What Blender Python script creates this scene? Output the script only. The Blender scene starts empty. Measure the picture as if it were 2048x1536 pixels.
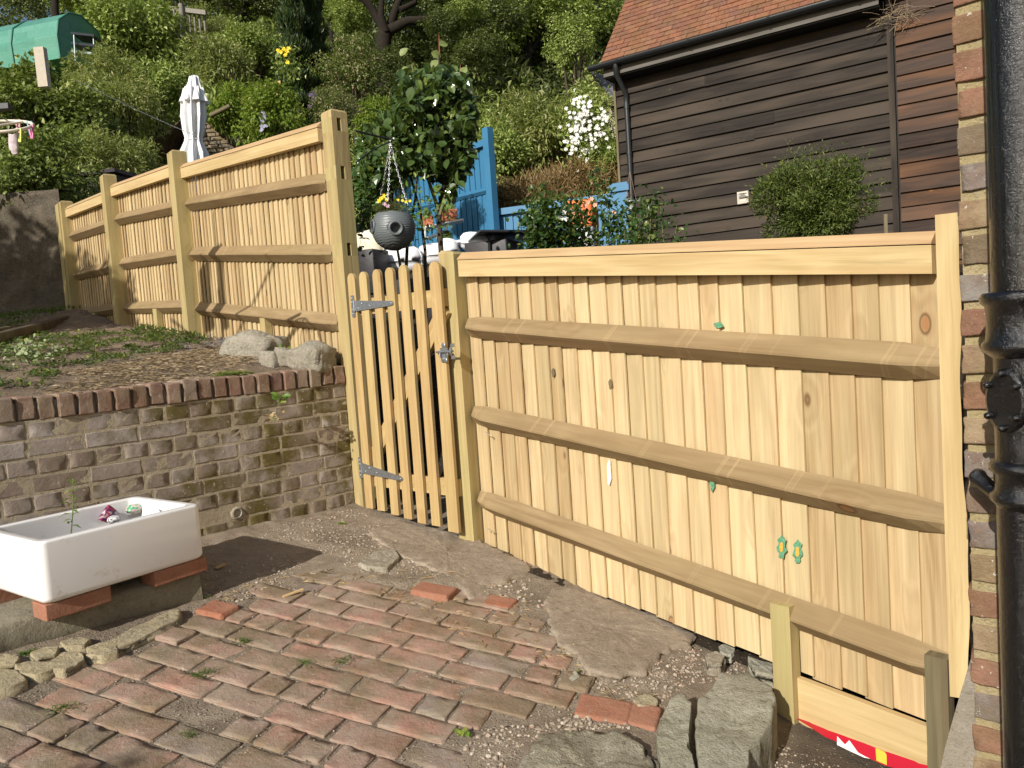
import bpy, math, random
import numpy as np
from mathutils import Vector, Matrix, noise as mnoise
# ------------------------------------------------------------------ camera, world, sun
sc = bpy.context.scene
COL = sc.collection
FPX, PITCH, ROLL = 1540.0, math.radians(3.8), math.radians(3.9)
F_ = np.array([0, math.cos(PITCH), -math.sin(PITCH)])
R0 = np.array([1., 0, 0]); U0 = np.array([0, math.sin(PITCH), math.cos(PITCH)])
R_ = math.cos(ROLL)*R0 - math.sin(ROLL)*U0
U_ = math.sin(ROLL)*R0 + math.cos(ROLL)*U0
cd = bpy.data.cameras.new('camera'); cam = bpy.data.objects.new('camera', cd); COL.objects.link(cam)
cd.sensor_width = 36; cd.lens = 36*FPX/2048; cd.clip_end = 400; cd.clip_start = .05
cam.matrix_world = Matrix(((R_[0], U_[0], -F_[0], 0), (R_[1], U_[1], -F_[1], 0), (R_[2], U_[2], -F_[2], 0), (0, 0, 0, 1)))
sc.camera = cam
SUN_AZ, SUN_EL = math.radians(239.5), math.radians(30)      # direction the light comes from, measured from +X
sd = Vector((math.cos(SUN_AZ)*math.cos(SUN_EL), math.sin(SUN_AZ)*math.cos(SUN_EL), math.sin(SUN_EL)))
w = bpy.data.worlds.new('World'); sc.world = w; w.use_nodes = True
wn = w.node_tree; wn.nodes.clear()
sky = wn.nodes.new('ShaderNodeTexSky'); sky.sky_type = 'NISHITA'; sky.sun_disc = False
sky.sun_elevation = SUN_EL; sky.sun_rotation = math.atan2(sd.x, sd.y); sky.air_density = 1.2; sky.dust_density = 2.0
bg = wn.nodes.new('ShaderNodeBackground'); bg.inputs[1].default_value = .085
wo = wn.nodes.new('ShaderNodeOutputWorld')
wn.links.new(sky.outputs[0], bg.inputs[0]); wn.links.new(bg.outputs[0], wo.inputs[0])
sl = bpy.data.lights.new('sun', 'SUN'); sl.energy = 4.9; sl.angle = math.radians(.6); sl.color = (1, .945, .86)
so = bpy.data.objects.new('sun', sl); COL.objects.link(so); so.rotation_euler = sd.to_track_quat('Z', 'Y').to_euler(); so.location = (-5, -8, 12)
sc.view_settings.view_transform = 'Standard'; sc.view_settings.look = 'None'; sc.view_settings.gamma = 1; sc.view_settings.exposure = 0.15
sc.view_settings.use_curve_mapping = False

# ------------------------------------------------------------------ pixel rays of the photograph (2048 x 1536), used to place things in space
def ray(px, py): return F_ + (px-1024)/FPX*R_ - (py-768)/FPX*U_
def at(px, py, Y):
    r = ray(px, py); return Vector(r*Y/r[1])
GP = (-1.331, -.125, .074)              # yard: z = a + b x + c y
BP = (-.528, -.0555, .0923)             # raised bed
def onpl(px, py, pl=GP, up=0.):
    r = ray(px, py); t = (pl[0]+up)/(r[2]-pl[1]*r[0]-pl[2]*r[1]); return Vector(r*t)
def gz(x, y, pl=GP): return pl[0]+pl[1]*x+pl[2]*y
def onv(px, py, P0, d):                 # ray meets the upright plane through P0 along d -> (s, z)
    r = ray(px, py)
    k = (P0[0]*d[1]-P0[1]*d[0])/(r[0]*d[1]-r[1]*d[0])
    p = r*k
    return ((p[0]-P0[0])*d[0]+(p[1]-P0[1])*d[1], p[2])
rnd = random.Random(7)
def V(*a): return Vector(a)
def nz(p, s=1., o=0.): return mnoise.noise(Vector((p[0]*s+o, p[1]*s-o, p[2]*s+2*o)))

def sstep(a, b, x): t = max(0, min(1, (x-a)/(b-a))); return t*t*(3-2*t)
# ------------------------------------------------------------------ object helpers
def wloc(o):
    l = Vector((0, 0, 0))
    while o: l += o.location; o = o.parent
    return l
def tag(o, label=None, cat=None, group=None, kind=None):
    if label: o['label'] = label
    if cat: o['category'] = cat
    if group: o['group'] = group
    if kind: o['kind'] = kind
    return o
def thing(name, label, cat, loc=(0, 0, 0), group=None):
    o = bpy.data.objects.new(name, None); COL.objects.link(o); o.location = loc; o.empty_display_size = .1
    return tag(o, label, cat, group)
class MB:
    def __init__(s): s.v = []; s.f = []; s.uv = []; s.sm = []
    def add(s, vs, fs, uvs=None, smooth=False):
        b = len(s.v); s.v += [tuple(p) for p in vs]
        for i, f in enumerate(fs):
            s.f.append([b+k for k in f]); s.sm.append(smooth)
            if uvs is not None: s.uv += list(uvs[i])
            else: s.uv += [(vs[k][0]+vs[k][1], vs[k][2]) for k in f]
    def hexa(s, P, ax=None):
        """P: 8 points (x,y,z bits order 000,100,110,010,001,101,111,011); UV runs along the longest edge"""
        P = [Vector(p) for p in P]
        e = [(P[1]-P[0]).length, (P[3]-P[0]).length, (P[4]-P[0]).length]
        L = ax if ax is not None else e.index(max(e))
        crd = [(0, 0, 0), (1, 0, 0), (1, 1, 0), (0, 1, 0), (0, 0, 1), (1, 0, 1), (1, 1, 1), (0, 1, 1)]
        ou, ov = rnd.uniform(0, 50), rnd.uniform(0, 50)
        fs = [(0, 3, 2, 1), (4, 5, 6, 7), (0, 1, 5, 4), (2, 3, 7, 6), (1, 2, 6, 5), (3, 0, 4, 7)]
        nrm = [2, 2, 1, 1, 0, 0]; uvs = []
        for f, n in zip(fs, nrm):
            o = [k for k in (0, 1, 2) if k != n]
            if L in o: a = [k for k in o if k != L][0]; b = L
            else: a, b = o
            uvs.append([(crd[k][a]*e[a]+ou+n*.37, crd[k][b]*e[b]+ov) for k in f])
        s.add(P, fs, uvs)
    def box(s, c, dims, X=V(1, 0, 0), Y=V(0, 1, 0), Z=V(0, 0, 1), ax=None):
        c = Vector(c); h = [d/2 for d in dims]
        P = [c+X*h[0]*a+Y*h[1]*b+Z*h[2]*g for a, b, g in ((-1, -1, -1), (1, -1, -1), (1, 1, -1), (-1, 1, -1), (-1, -1, 1), (1, -1, 1), (1, 1, 1), (-1, 1, 1))]
        s.hexa(P, ax)
    def prism(s, prof, P, Q, X, Z, caps=True, smooth=False):
        """profile (x,z) pairs in axes X,Z swept from P to Q"""
        P, Q = Vector(P), Vector(Q); n = len(prof); L = (Q-P).length
        vs = [P+X*a+Z*b for a, b in prof]+[Q+X*a+Z*b for a, b in prof]
        ou, ov = rnd.uniform(0, 50), rnd.uniform(0, 50); fs = []; uvs = []; t = 0
        for i in range(n):
            j = (i+1) % n; d = math.dist(prof[i], prof[j])
            fs.append((i, j, n+j, n+i)); uvs.append([(ou+t, ov), (ou+t+d, ov), (ou+t+d, ov+L), (ou+t, ov+L)]); t += d
        if caps:
            fs.append(tuple(range(n))[::-1]); uvs.append([(ou+prof[k][0], ov+prof[k][1]) for k in range(n)][::-1])
            fs.append(tuple(range(n, 2*n))); uvs.append([(ou+prof[k][0], ov+prof[k][1]) for k in range(n)])
        s.add(vs, fs, uvs, smooth)
    def sections(s, secs, closed=True, caps=True, smooth=True):
        """list of rings of points, same length"""
        n = len(secs[0]); vs = [p for r in secs for p in r]; fs = []; uvs = []
        ou = rnd.uniform(0, 50); acc = [0]
        for a, b in zip(secs, secs[1:]): acc.append(acc[-1]+(Vector(a[0])-Vector(b[0])).length)
        per = [0]
        for i in range(n): per.append(per[-1]+(Vector(secs[0][i])-Vector(secs[0][(i+1) % n])).length)
        for k in range(len(secs)-1):
            for i in range(n if closed else n-1):
                j = (i+1) % n
                fs.append((k*n+i, k*n+j, (k+1)*n+j, (k+1)*n+i))
                uvs.append([(ou+per[i], acc[k]), (ou+per[i+1], acc[k]), (ou+per[i+1], acc[k+1]), (ou+per[i], acc[k+1])])
        s.add(vs, fs, uvs, smooth)
        if caps:
            for r, rev in ((secs[0], True), (secs[-1], False)):
                idx = list(range(n)); idx = idx[::-1] if rev else idx
                s.add(r, [idx], [[(ou+r[k][0], r[k][2]+r[k][1]) for k in idx]])
    def tube(s, pts, rad, n=8, caps=True):
        pts = [Vector(p) for p in pts]; rad = rad if isinstance(rad, (list, tuple)) else [rad]*len(pts)
        secs = []; up = None
        for i, p in enumerate(pts):
            t = (pts[min(i+1, len(pts)-1)]-pts[max(i-1, 0)]).normalized()
            if up is None: up = V(0, 0, 1) if abs(t.z) < .9 else V(1, 0, 0)
            a = t.cross(up).normalized(); up = a.cross(t).normalized(); 
            secs.append([p+(a*math.cos(2*math.pi*k/n)+up*math.sin(2*math.pi*k/n))*rad[i] for k in range(n)])
        s.sections(secs, True, caps, True)
    def lathe(s, prof, c, n=24, axis=V(0, 0, 1), caps=False, sx=1., sy=1.):
        c = Vector(c); axis = Vector(axis).normalized()
        a = axis.cross(V(0, 1, 0) if abs(axis.y) < .9 else V(1, 0, 0)).normalized(); b = axis.cross(a)
        s.sections([[c+(a*math.cos(2*math.pi*k/n)*sx+b*math.sin(2*math.pi*k/n)*sy)*r+axis*z for k in range(n)] for r, z in prof], True, caps, True)
    def rough(s, c, dims, X=V(1, 0, 0), Y=V(0, 1, 0), Z=V(0, 0, 1), n=(5, 4, 3), rnd_r=.006, amp=.002, fs_=25., seed=0., corner=0., big=0., bfs=4.):
        """a box with rounded, uneven edges: brick, stone"""
        c = Vector(c); hx, hy, hz = [d/2 for d in dims]; idx = {}; vs = []; fs = []; uvs = []
        def coord(i, m, h):
            e_ = min(.9, rnd_r/h)
            if i == 0 or m < 3: return i/m*2-1 if m < 3 else -1.
            if i == m: return 1.
            if m >= 6:
                if i == 1: return -(1-e_)
                if i == m-1: return 1-e_
                return (1-1.7*e_)*((i-2)/(m-4)*2-1)
            return (1-e_)*((i-1)/(m-2)*2-1)
        def vert(i, j, k):
            key = (i, j, k)
            if key in idx: return idx[key]
            p = [coord(i, n[0], hx)*hx, coord(j, n[1], hy)*hy, coord(k, n[2], hz)*hz]
            q = [max(-(h-rnd_r), min(h-rnd_r, a)) for a, h in zip(p, (hx, hy, hz))]
            d = Vector([a-b for a, b in zip(p, q)])
            if d.length > 1e-9:
                d = d.normalized()*rnd_r
            P = Vector(q)+d
            w_ = c+X*P.x+Y*P.y+Z*P.z
            dirn = (X*P.x/hx+Y*P.y/hy+Z*P.z/hz).normalized()
            o = seed
            a = nz(w_, fs_, o)*amp+nz(w_, fs_*3, o)*amp*.5
            e = sum(1 for u, h in zip(P, (hx, hy, hz)) if abs(u) > h*.93)
            if corner and e >= 2: a -= corner*max(0, nz(w_, fs_*.8, o+9)+.15)
            if big: a += big*nz(w_, bfs, o+3)
            idx[key] = len(vs); vs.append(w_+dirn*a); return idx[key]
        ou = rnd.uniform(0, 50)
        for ax in range(3):
            o1, o2 = [k for k in range(3) if k != ax]
            for side in (0, n[ax]):
                for i in range(n[o1]):
                    for j in range(n[o2]):
                        q = []
                        for di, dj in ((0, 0), (1, 0), (1, 1), (0, 1)):
                            k3 = [0, 0, 0]; k3[ax] = side; k3[o1] = i+di; k3[o2] = j+dj; q.append(vert(*k3))
                        if (side == 0) != (ax == 1): q = q[::-1]
                        fs.append(q); uvs.append([(ou+vs[t][0], vs[t][1]+vs[t][2]) for t in q])
        s.add(vs, fs, uvs, True)
    def slab(s, outline, h, rings=(0, .2, .4, .6, .75, .85, .92, .96), edge=.012, amp=.008, fs_=9., seed=0., taper=1.03, dome=0., jit=.012, m=56, top=None):
        """stone or concrete piece with a star-shaped outline of 3-D points on its bottom; rises by h"""
        O = [Vector(p) for p in outline]; per = [0]
        for i in range(len(O)): per.append(per[-1]+(O[i]-O[(i+1) % len(O)]).length)
        R = []
        for k in range(m):
            t = per[-1]*k/m; i = max(j for j in range(len(O)) if per[j] <= t)
            f = (t-per[i])/max(1e-6, per[i+1]-per[i]); R.append(O[i].lerp(O[(i+1) % len(O)], f))
        c = sum(R, Vector())/m
        R = [p+(p-c).normalized()*(nz(p, 14, seed)+.6*nz(p, 40, seed))*jit for p in R]
        secs = []; kk = max(3, m//7); SM = [sum((R[(i+j) % m] for j in range(-kk, kk+1)), Vector())/(2*kk+1) for i in range(m)]
        def ring(f, z, am):
            out = []; bl = min(1, max(0, (f-.70)/.26))
            for i, p in enumerate(R):
                q = c.lerp(SM[i].lerp(p, bl), f); q = Vector((q.x, q.y, q.z))
                q.z += z+am*(nz(q, fs_, seed)+.5*nz(q, fs_*3, seed)+.3*nz(q, fs_*8, seed))+dome*(1-f*f)
                out.append(q)
            return out
        secs.append(ring(taper, 0, 0)); 
        for t in (.35, .7):
            rg = ring(taper+(1-taper)*t, h*t, 0)
            rg = [q+(q-c).normalized()*(nz(q, 22, seed+4))*jit*1.2 for q in rg]
            secs.append(rg)
        secs.append(ring(1.0, h-edge, amp)); secs.append(ring(.985, h-edge*.3, amp))
        for f in rings[::-1]: secs.append(ring(max(f, .004), h, amp))
        s.sections(secs, True, False, True)
    def build(s, name, mat, parent=None, origin=None, sub=False):
        me = bpy.data.meshes.new(name)
        base = wloc(parent) if parent else None
        if base is None:
            if origin is None:
                a = np.array(s.v); origin = ((a[:, 0].min()+a[:, 0].max())/2, (a[:, 1].min()+a[:, 1].max())/2, a[:, 2].min())
            base = Vector(origin)
        me.from_pydata([(p[0]-base[0], p[1]-base[1], p[2]-base[2]) for p in s.v], [], s.f)
        uvl = me.uv_layers.new(name='UVMap'); uvl.data.foreach_set('uv', np.array(s.uv, dtype=np.float32).ravel())
        me.polygons.foreach_set('use_smooth', s.sm); me.materials.append(mat); me.update()
        o = bpy.data.objects.new(name, me); COL.objects.link(o)
        if parent: o.parent = parent
        else: o.location = base
        return o
def npmesh(name, v, faces_n, k, mat, parent=None, base=(0, 0, 0), smooth=False):
    """v (N,3) float, faces_n (M,k) int"""
    me = bpy.data.meshes.new(name); N = len(v); M = len(faces_n)
    me.vertices.add(N); me.vertices.foreach_set('co', (v-np.array(base)).astype(np.float32).ravel())
    me.loops.add(M*k); me.loops.foreach_set('vertex_index', faces_n.astype(np.int32).ravel())
    me.polygons.add(M); me.polygons.foreach_set('loop_start', np.arange(0, M*k, k, dtype=np.int32))
    me.polygons.foreach_set('loop_total', np.full(M, k, dtype=np.int32))
    me.polygons.foreach_set('use_smooth', np.full(M, smooth, dtype=bool))
    me.update(calc_edges=True); me.materials.append(mat)
    o = bpy.data.objects.new(name, me); COL.objects.link(o)
    if parent: o.parent = parent
    else: o.location = base
    return o
def leaves(P, D, Nm, L, W, bend=.25):
    """leaf blades: base P, direction D, normal Nm, length L, width W -> verts, faces (two quads folded on the midrib)"""
    n = len(P); D = D/np.linalg.norm(D, axis=1, keepdims=True)
    S = np.cross(D, Nm); S /= np.linalg.norm(S, axis=1, keepdims=True)+1e-9; Nn = np.cross(S, D)
    L = np.broadcast_to(L, n)[:, None]; W = np.broadcast_to(W, n)[:, None]
    v = np.stack([P, P+D*L*.45+S*W*.5+Nn*L*.06, P+D*L-Nn*L*bend, P+D*L*.45-S*W*.5+Nn*L*.06, P+D*L*.5-Nn*L*.03], 1).reshape(-1, 3)
    b = np.arange(n)[:, None]*5
    f = np.concatenate([b+np.array([[0, 1, 2, 4]]), b+np.array([[0, 4, 2, 3]])], 0)
    return v, f
def leaves_oval(P, D, Nm, L, W, bend=.25):
    n = len(P); D = D/np.linalg.norm(D, axis=1, keepdims=True); S = np.cross(D, Nm); S /= np.linalg.norm(S, axis=1, keepdims=True)+1e-9; Nn = np.cross(S, D)
    L = np.broadcast_to(L, n)[:, None]; W = np.broadcast_to(W, n)[:, None]
    def q(t, w_): return P+D*L*t+S*W*w_+Nn*L*(.10*abs(w_)*2-bend*t*t)
    v = np.stack([q(0, 0), q(.18, .34), q(.48, .50), q(.80, .30), q(1, 0), q(.80, -.30), q(.48, -.50), q(.18, -.34), q(.5, 0)], 1).reshape(-1, 3)
    b = np.arange(n)[:, None]*9
    return v, np.concatenate([b+np.array([x]) for x in ((0, 1, 2, 8), (8, 2, 3, 4), (8, 4, 5, 6), (0, 8, 6, 7))], 0)
def copy_tree(o, parent=None):
    c = o.copy(); COL.objects.link(c)
    if parent: c.parent = parent
    for ch in list(o.children): copy_tree(ch, c)
    return c

# ------------------------------------------------------------------ materials
def NN(nt, t, ins=None, **kw):
    n = nt.nodes.new('ShaderNode'+t)
    for k, v_ in kw.items(): setattr(n, k, v_)
    for k, v_ in (ins or {}).items():
        if isinstance(v_, bpy.types.NodeSocket): nt.links.new(v_, n.inputs[k])
        else: n.inputs[k].default_value = v_
    return n
def c4(c): return (c[0], c[1], c[2], 1)
def ramp(nt, fac, stops, interp='LINEAR'):
    n = NN(nt, 'ValToRGB', {0: fac}); cr = n.color_ramp; cr.interpolation = interp
    while len(cr.elements) < len(stops): cr.elements.new(.5)
    for e, (p, c) in zip(cr.elements, stops):
        e.position = p; e.color = c4(c) if not isinstance(c, (int, float)) else (c, c, c, 1)
    return n.outputs[0]
def mixc(nt, f, a, b, mode='MIX'):
    n = NN(nt, 'Mix', data_type='RGBA', blend_type=mode)
    for i, v_ in ((0, f), (6, a), (7, b)):
        if isinstance(v_, bpy.types.NodeSocket): nt.links.new(v_, n.inputs[i])
        elif i == 0: n.inputs[0].default_value = v_
        else: n.inputs[i].default_value = c4(v_)
    return n.outputs[2]
def mth(nt, op, a, b=0., c=0., clamp=False):
    n = NN(nt, 'Math', {0: a, 1: b, 2: c}, operation=op, use_clamp=clamp); return n.outputs[0]
def newmat(name):
    m = bpy.data.materials.new(name); m.use_nodes = True; nt = m.node_tree
    return m, nt, nt.nodes['Principled BSDF']
def setb(nt, b, **kw):
    for k, v_ in kw.items():
        k = k.replace('_', ' ')
        if isinstance(v_, bpy.types.NodeSocket): nt.links.new(v_, b.inputs[k])
        else: b.inputs[k].default_value = c4(v_) if k == 'Base Color' else v_
def noise(nt, vec, scale, detail=4., rough=.55, dist=0., out=0):
    ins = {'Scale': scale, 'Detail': detail, 'Roughness': rough, 'Distortion': dist}
    if vec is not None: ins['Vector'] = vec
    return NN(nt, 'TexNoise', ins).outputs[out]
def bump(nt, b, h, strength=.5, dist=.01):
    n = NN(nt, 'Bump', {'Height': h, 'Strength': strength, 'Distance': dist}); nt.links.new(n.outputs[0], b.inputs['Normal'])
def geo(nt): return NN(nt, 'NewGeometry')
def plain(name, col, rough=.6, metal=0., spec=.5, var=.08, sc_=30., bmp=.15):
    m, nt, b = newmat(name); g = geo(nt)
    n = noise(nt, g.outputs['Position'], sc_, 4)
    c = mixc(nt, n, [k*(1-var*2) for k in col], [min(1, k*(1+var*2)) for k in col])
    setb(nt, b, Base_Color=c, Roughness=rough, Metallic=metal); b.inputs['Specular IOR Level'].default_value = spec
    bump(nt, b, n, bmp, .003)
    return m
def wood(name, light, dark, knotc=(.27, .12, .045), green=.25, greenc=(.36, .34, .14), knots=.62, var=.5, rough=.72, bmp=.35, bands=0.):
    m, nt, b = newmat(name)
    uv = NN(nt, 'UVMap').outputs[0]; g = geo(nt); r = g.outputs['Random Per Island']
    sep = NN(nt, 'SeparateXYZ', {0: uv}); u, v_ = sep.outputs[0], sep.outputs[1]
    def vec(su, sv, off=0.):
        return NN(nt, 'CombineXYZ', {0: mth(nt, 'MULTIPLY', u, su), 1: mth(nt, 'MULTIPLY', v_, sv), 2: mth(nt, 'MULTIPLY', r, 17.)}).outputs[0]
    vor = NN(nt, 'TexVoronoi', {'Vector': vec(6.5, 3.6), 'Scale': 1., 'Randomness': .9}, voronoi_dimensions='3D')
    kd = vor.outputs['Distance']; kr = NN(nt, 'SeparateXYZ', {0: vor.outputs['Color']}).outputs[0]
    pres = mth(nt, 'GREATER_THAN', kr, knots)
    kin = mth(nt, 'MULTIPLY', ramp(nt, kd, [(.060, 1.), (.095, 0.)]), pres)
    kring = mth(nt, 'MULTIPLY', ramp(nt, kd, [(.070, 0.), (.095, 1.), (.13, 0.)]), pres)
    kout = mth(nt, 'MULTIPLY', ramp(nt, kd, [(.10, 1.), (.42, 0.)]), pres)
    warp = mth(nt, 'MULTIPLY', kout, .22)
    broad = noise(nt, vec(8., .55), 1., 2., .5, .6)
    bw = mth(nt, 'ADD', broad, warp)
    rings = mth(nt, 'ADD', mth(nt, 'MULTIPLY', mth(nt, 'SINE', mth(nt, 'MULTIPLY', bw, 48.)), .5), .5)
    fine = noise(nt, vec(190., 5.), 1., 4., .65, .2)
    mid = noise(nt, vec(34., 1.1), 1., 3., .6, .3)
    f = mth(nt, 'ADD', mth(nt, 'MULTIPLY', rings, .13), mth(nt, 'ADD', mth(nt, 'MULTIPLY', fine, .42), mth(nt, 'MULTIPLY', mid, .75)))
    f = mth(nt, 'ADD', f, mth(nt, 'MULTIPLY', mth(nt, 'SUBTRACT', r, .5), var))
    c = mixc(nt, ramp(nt, f, [(.36, 0.), (1.0, 1.)]), light, dark)
    sk_ = mth(nt, 'MULTIPLY', ramp(nt, noise(nt, vec(26., .9), 1., 5., .7, .5), [(.60, 0.), (.72, 1.)]), .45)
    c = mixc(nt, sk_, c, [k*.6 for k in dark])
    gr = ramp(nt, noise(nt, vec(5., .8), 1., 2., .5), [(.42, 0.), (.66, 1.)])
    c = mixc(nt, mth(nt, 'MULTIPLY', gr, green), c, greenc)
    pk = ramp(nt, noise(nt, NN(nt, 'VectorMath', {0: vec(11., .5), 1: (7, 3, 1)}, operation='ADD').outputs[0], 1., 2., .5), [(.52, 0.), (.72, 1.)])
    c = mixc(nt, mth(nt, 'MULTIPLY', pk, .38), c, (light[0]*.80, light[1]*.66, light[2]*.60))
    c = mixc(nt, mth(nt, 'MULTIPLY', kout, .18), c, [k*.75 for k in knotc])
    c = mixc(nt, mth(nt, 'MULTIPLY', kin, .75), c, [min(1, k*1.25) for k in knotc])
    c = mixc(nt, mth(nt, 'MULTIPLY', kring, .85), c, [k*.45 for k in knotc])
    if bands:
        bv = noise(nt, NN(nt, 'CombineXYZ', {0: mth(nt, 'ADD', mth(nt, 'MULTIPLY', v_, 26.), mth(nt, 'MULTIPLY', u, 9.)), 1: mth(nt, 'MULTIPLY', r, 9.), 2: 0.}).outputs[0], 1., 1., .4)
        c = mixc(nt, mth(nt, 'MULTIPLY', ramp(nt, bv, [(.66, 0.), (.69, 1.), (.73, .2)]), bands), c, [min(1, k*1.5) for k in light])
        c = mixc(nt, mth(nt, 'MULTIPLY', ramp(nt, noise(nt, vec(7., 2.2), 1., 4., .6), [(.45, 0.), (.7, 1.)]), .5), c, dark)
    wx = noise(nt, vec(3., 1.3), 1., 4., .65)
    c = mixc(nt, mth(nt, 'MULTIPLY', ramp(nt, wx, [(.55, 0.), (.75, 1.)]), .30), c, [k*.8 for k in dark])
    setb(nt, b, Base_Color=c, Roughness=rough); b.inputs['Specular IOR Level'].default_value = .25
    bump(nt, b, mth(nt, 'ADD', mth(nt, 'MULTIPLY', fine, .5), mth(nt, 'ADD', rings, kring)), bmp, .0012)
    return m
def brickmat(name, cols, moss=0., dusty=0., lime=0., fine=60., mossfn=None, rough=.9, pale=(.55, .5, .44), bmp=.8):
    m, nt, b = newmat(name); g = geo(nt); P = g.outputs['Position']; r = g.outputs['Random Per Island']
    n = len(cols); c = ramp(nt, r, [(i/n, cc) for i, cc in enumerate(cols)], 'CONSTANT')
    n1 = noise(nt, P, 18., 5, .6); n2 = noise(nt, P, fine, 6, .7); n3 = noise(nt, P, 240., 3, .6)
    c = mixc(nt, ramp(nt, n1, [(.35, 0.), (.75, .8)]), c, [k*.62 for k in cols[0]])
    c = mixc(nt, mth(nt, 'MULTIPLY', ramp(nt, n2, [(.5, 0.), (.75, 1.)]), .55), c, (.33, .22, .15))
    c = mixc(nt, mth(nt, 'MULTIPLY', ramp(nt, n2, [(.25, 1.), (.42, 0.)]), .6), c, (.07, .05, .04))
    if dusty: c = mixc(nt, mth(nt, 'MULTIPLY', ramp(nt, noise(nt, P, 7., 6, .7), [(.38, 0.), (.62, 1.)]), dusty), c, (.33, .265, .20))
    if moss:
        mk = mth(nt, 'MULTIPLY', ramp(nt, noise(nt, P, 5., 6, .65), [(.42, 0.), (.6, 1.)]), moss)
        if mossfn: mk = mth(nt, 'MULTIPLY', mk, mossfn(nt, P))
        c = mixc(nt, mk, c, (.125, .10, .035))
    if lime:
        lk = mth(nt, 'MULTIPLY', ramp(nt, noise(nt, P, 75., 3, .6), [(.66, 0.), (.70, 1.)]), lime)
        c = mixc(nt, lk, c, pale)
    setb(nt, b, Base_Color=c, Roughness=rough); b.inputs['Specular IOR Level'].default_value = .2
    bump(nt, b, mth(nt, 'ADD', mth(nt, 'MULTIPLY', n3, .4), mth(nt, 'ADD', n2, n1)), bmp, .006)
    return m
def stonemat(name, a, bb, lichen=.5, lc=(.5, .48, .40), dark=(.05, .045, .035), sc1=6., bmp=.9, sp=(.62, .60, .52)):
    m, nt, b = newmat(name); g = geo(nt); P = g.outputs['Position']
    n1 = noise(nt, P, sc1, 6, .65); n2 = noise(nt, P, sc1*7, 6, .7); n3 = noise(nt, P, sc1*30, 4, .7)
    c = mixc(nt, ramp(nt, n1, [(.35, 0.), (.65, 1.)]), a, bb)
    c = mixc(nt, mth(nt, 'MULTIPLY', ramp(nt, n2, [(.28, 1.), (.46, 0.)]), .75), c, dark)
    c = mixc(nt, mth(nt, 'MULTIPLY', ramp(nt, n2, [(.56, 0.), (.66, 1.)]), lichen), c, lc)
    c = mixc(nt, mth(nt, 'MULTIPLY', ramp(nt, n3, [(.62, 0.), (.68, 1.)]), lichen), c, sp)
    c = mixc(nt, mth(nt, 'MULTIPLY', ramp(nt, n3, [(.34, 1.), (.42, 0.)]), .6), c, dark)
    setb(nt, b, Base_Color=c, Roughness=.93); b.inputs['Specular IOR Level'].default_value = .15
    bump(nt, b, mth(nt, 'ADD', mth(nt, 'MULTIPLY', n3, .4), mth(nt, 'ADD', n2, n1)), bmp, .012)
    return m
def leafmat(name, a, bb, yel=(.30, .34, .06), ymix=.18, trans=.35, rough=.45, spec=.35):
    m, nt, b = newmat(name); g = geo(nt); r = g.outputs['Random Per Island']
    oi = NN(nt, 'ObjectInfo').outputs['Random']
    n = noise(nt, g.outputs['Position'], 1.6, 3, .6)
    f = mth(nt, 'ADD', mth(nt, 'MULTIPLY', r, .55), mth(nt, 'MULTIPLY', n, .6))
    f = mth(nt, 'ADD', f, mth(nt, 'MULTIPLY', mth(nt, 'SUBTRACT', oi, .5), .25))
    c = mixc(nt, ramp(nt, f, [(.2, 0.), (.95, 1.)]), a, bb)
    c = mixc(nt, mth(nt, 'MULTIPLY', ramp(nt, mth(nt, 'FRACT', mth(nt, 'MULTIPLY', r, 37.)), [(1-ymix, 0.), (min(.999, 1-ymix+.03), 1.)]), .8), c, yel)
    setb(nt, b, Base_Color=c, Roughness=rough); b.inputs['Specular IOR Level'].default_value = spec
    tr = NN(nt, 'BsdfTranslucent', {0: mixc(nt, .5, c, (.25, .35, .03), 'MIX')})
    mx = NN(nt, 'MixShader', {0: trans, 1: b.outputs[0], 2: tr.outputs[0]})
    nt.links.new(mx.outputs[0], nt.nodes['Material Output'].inputs[0])
    return m
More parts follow.
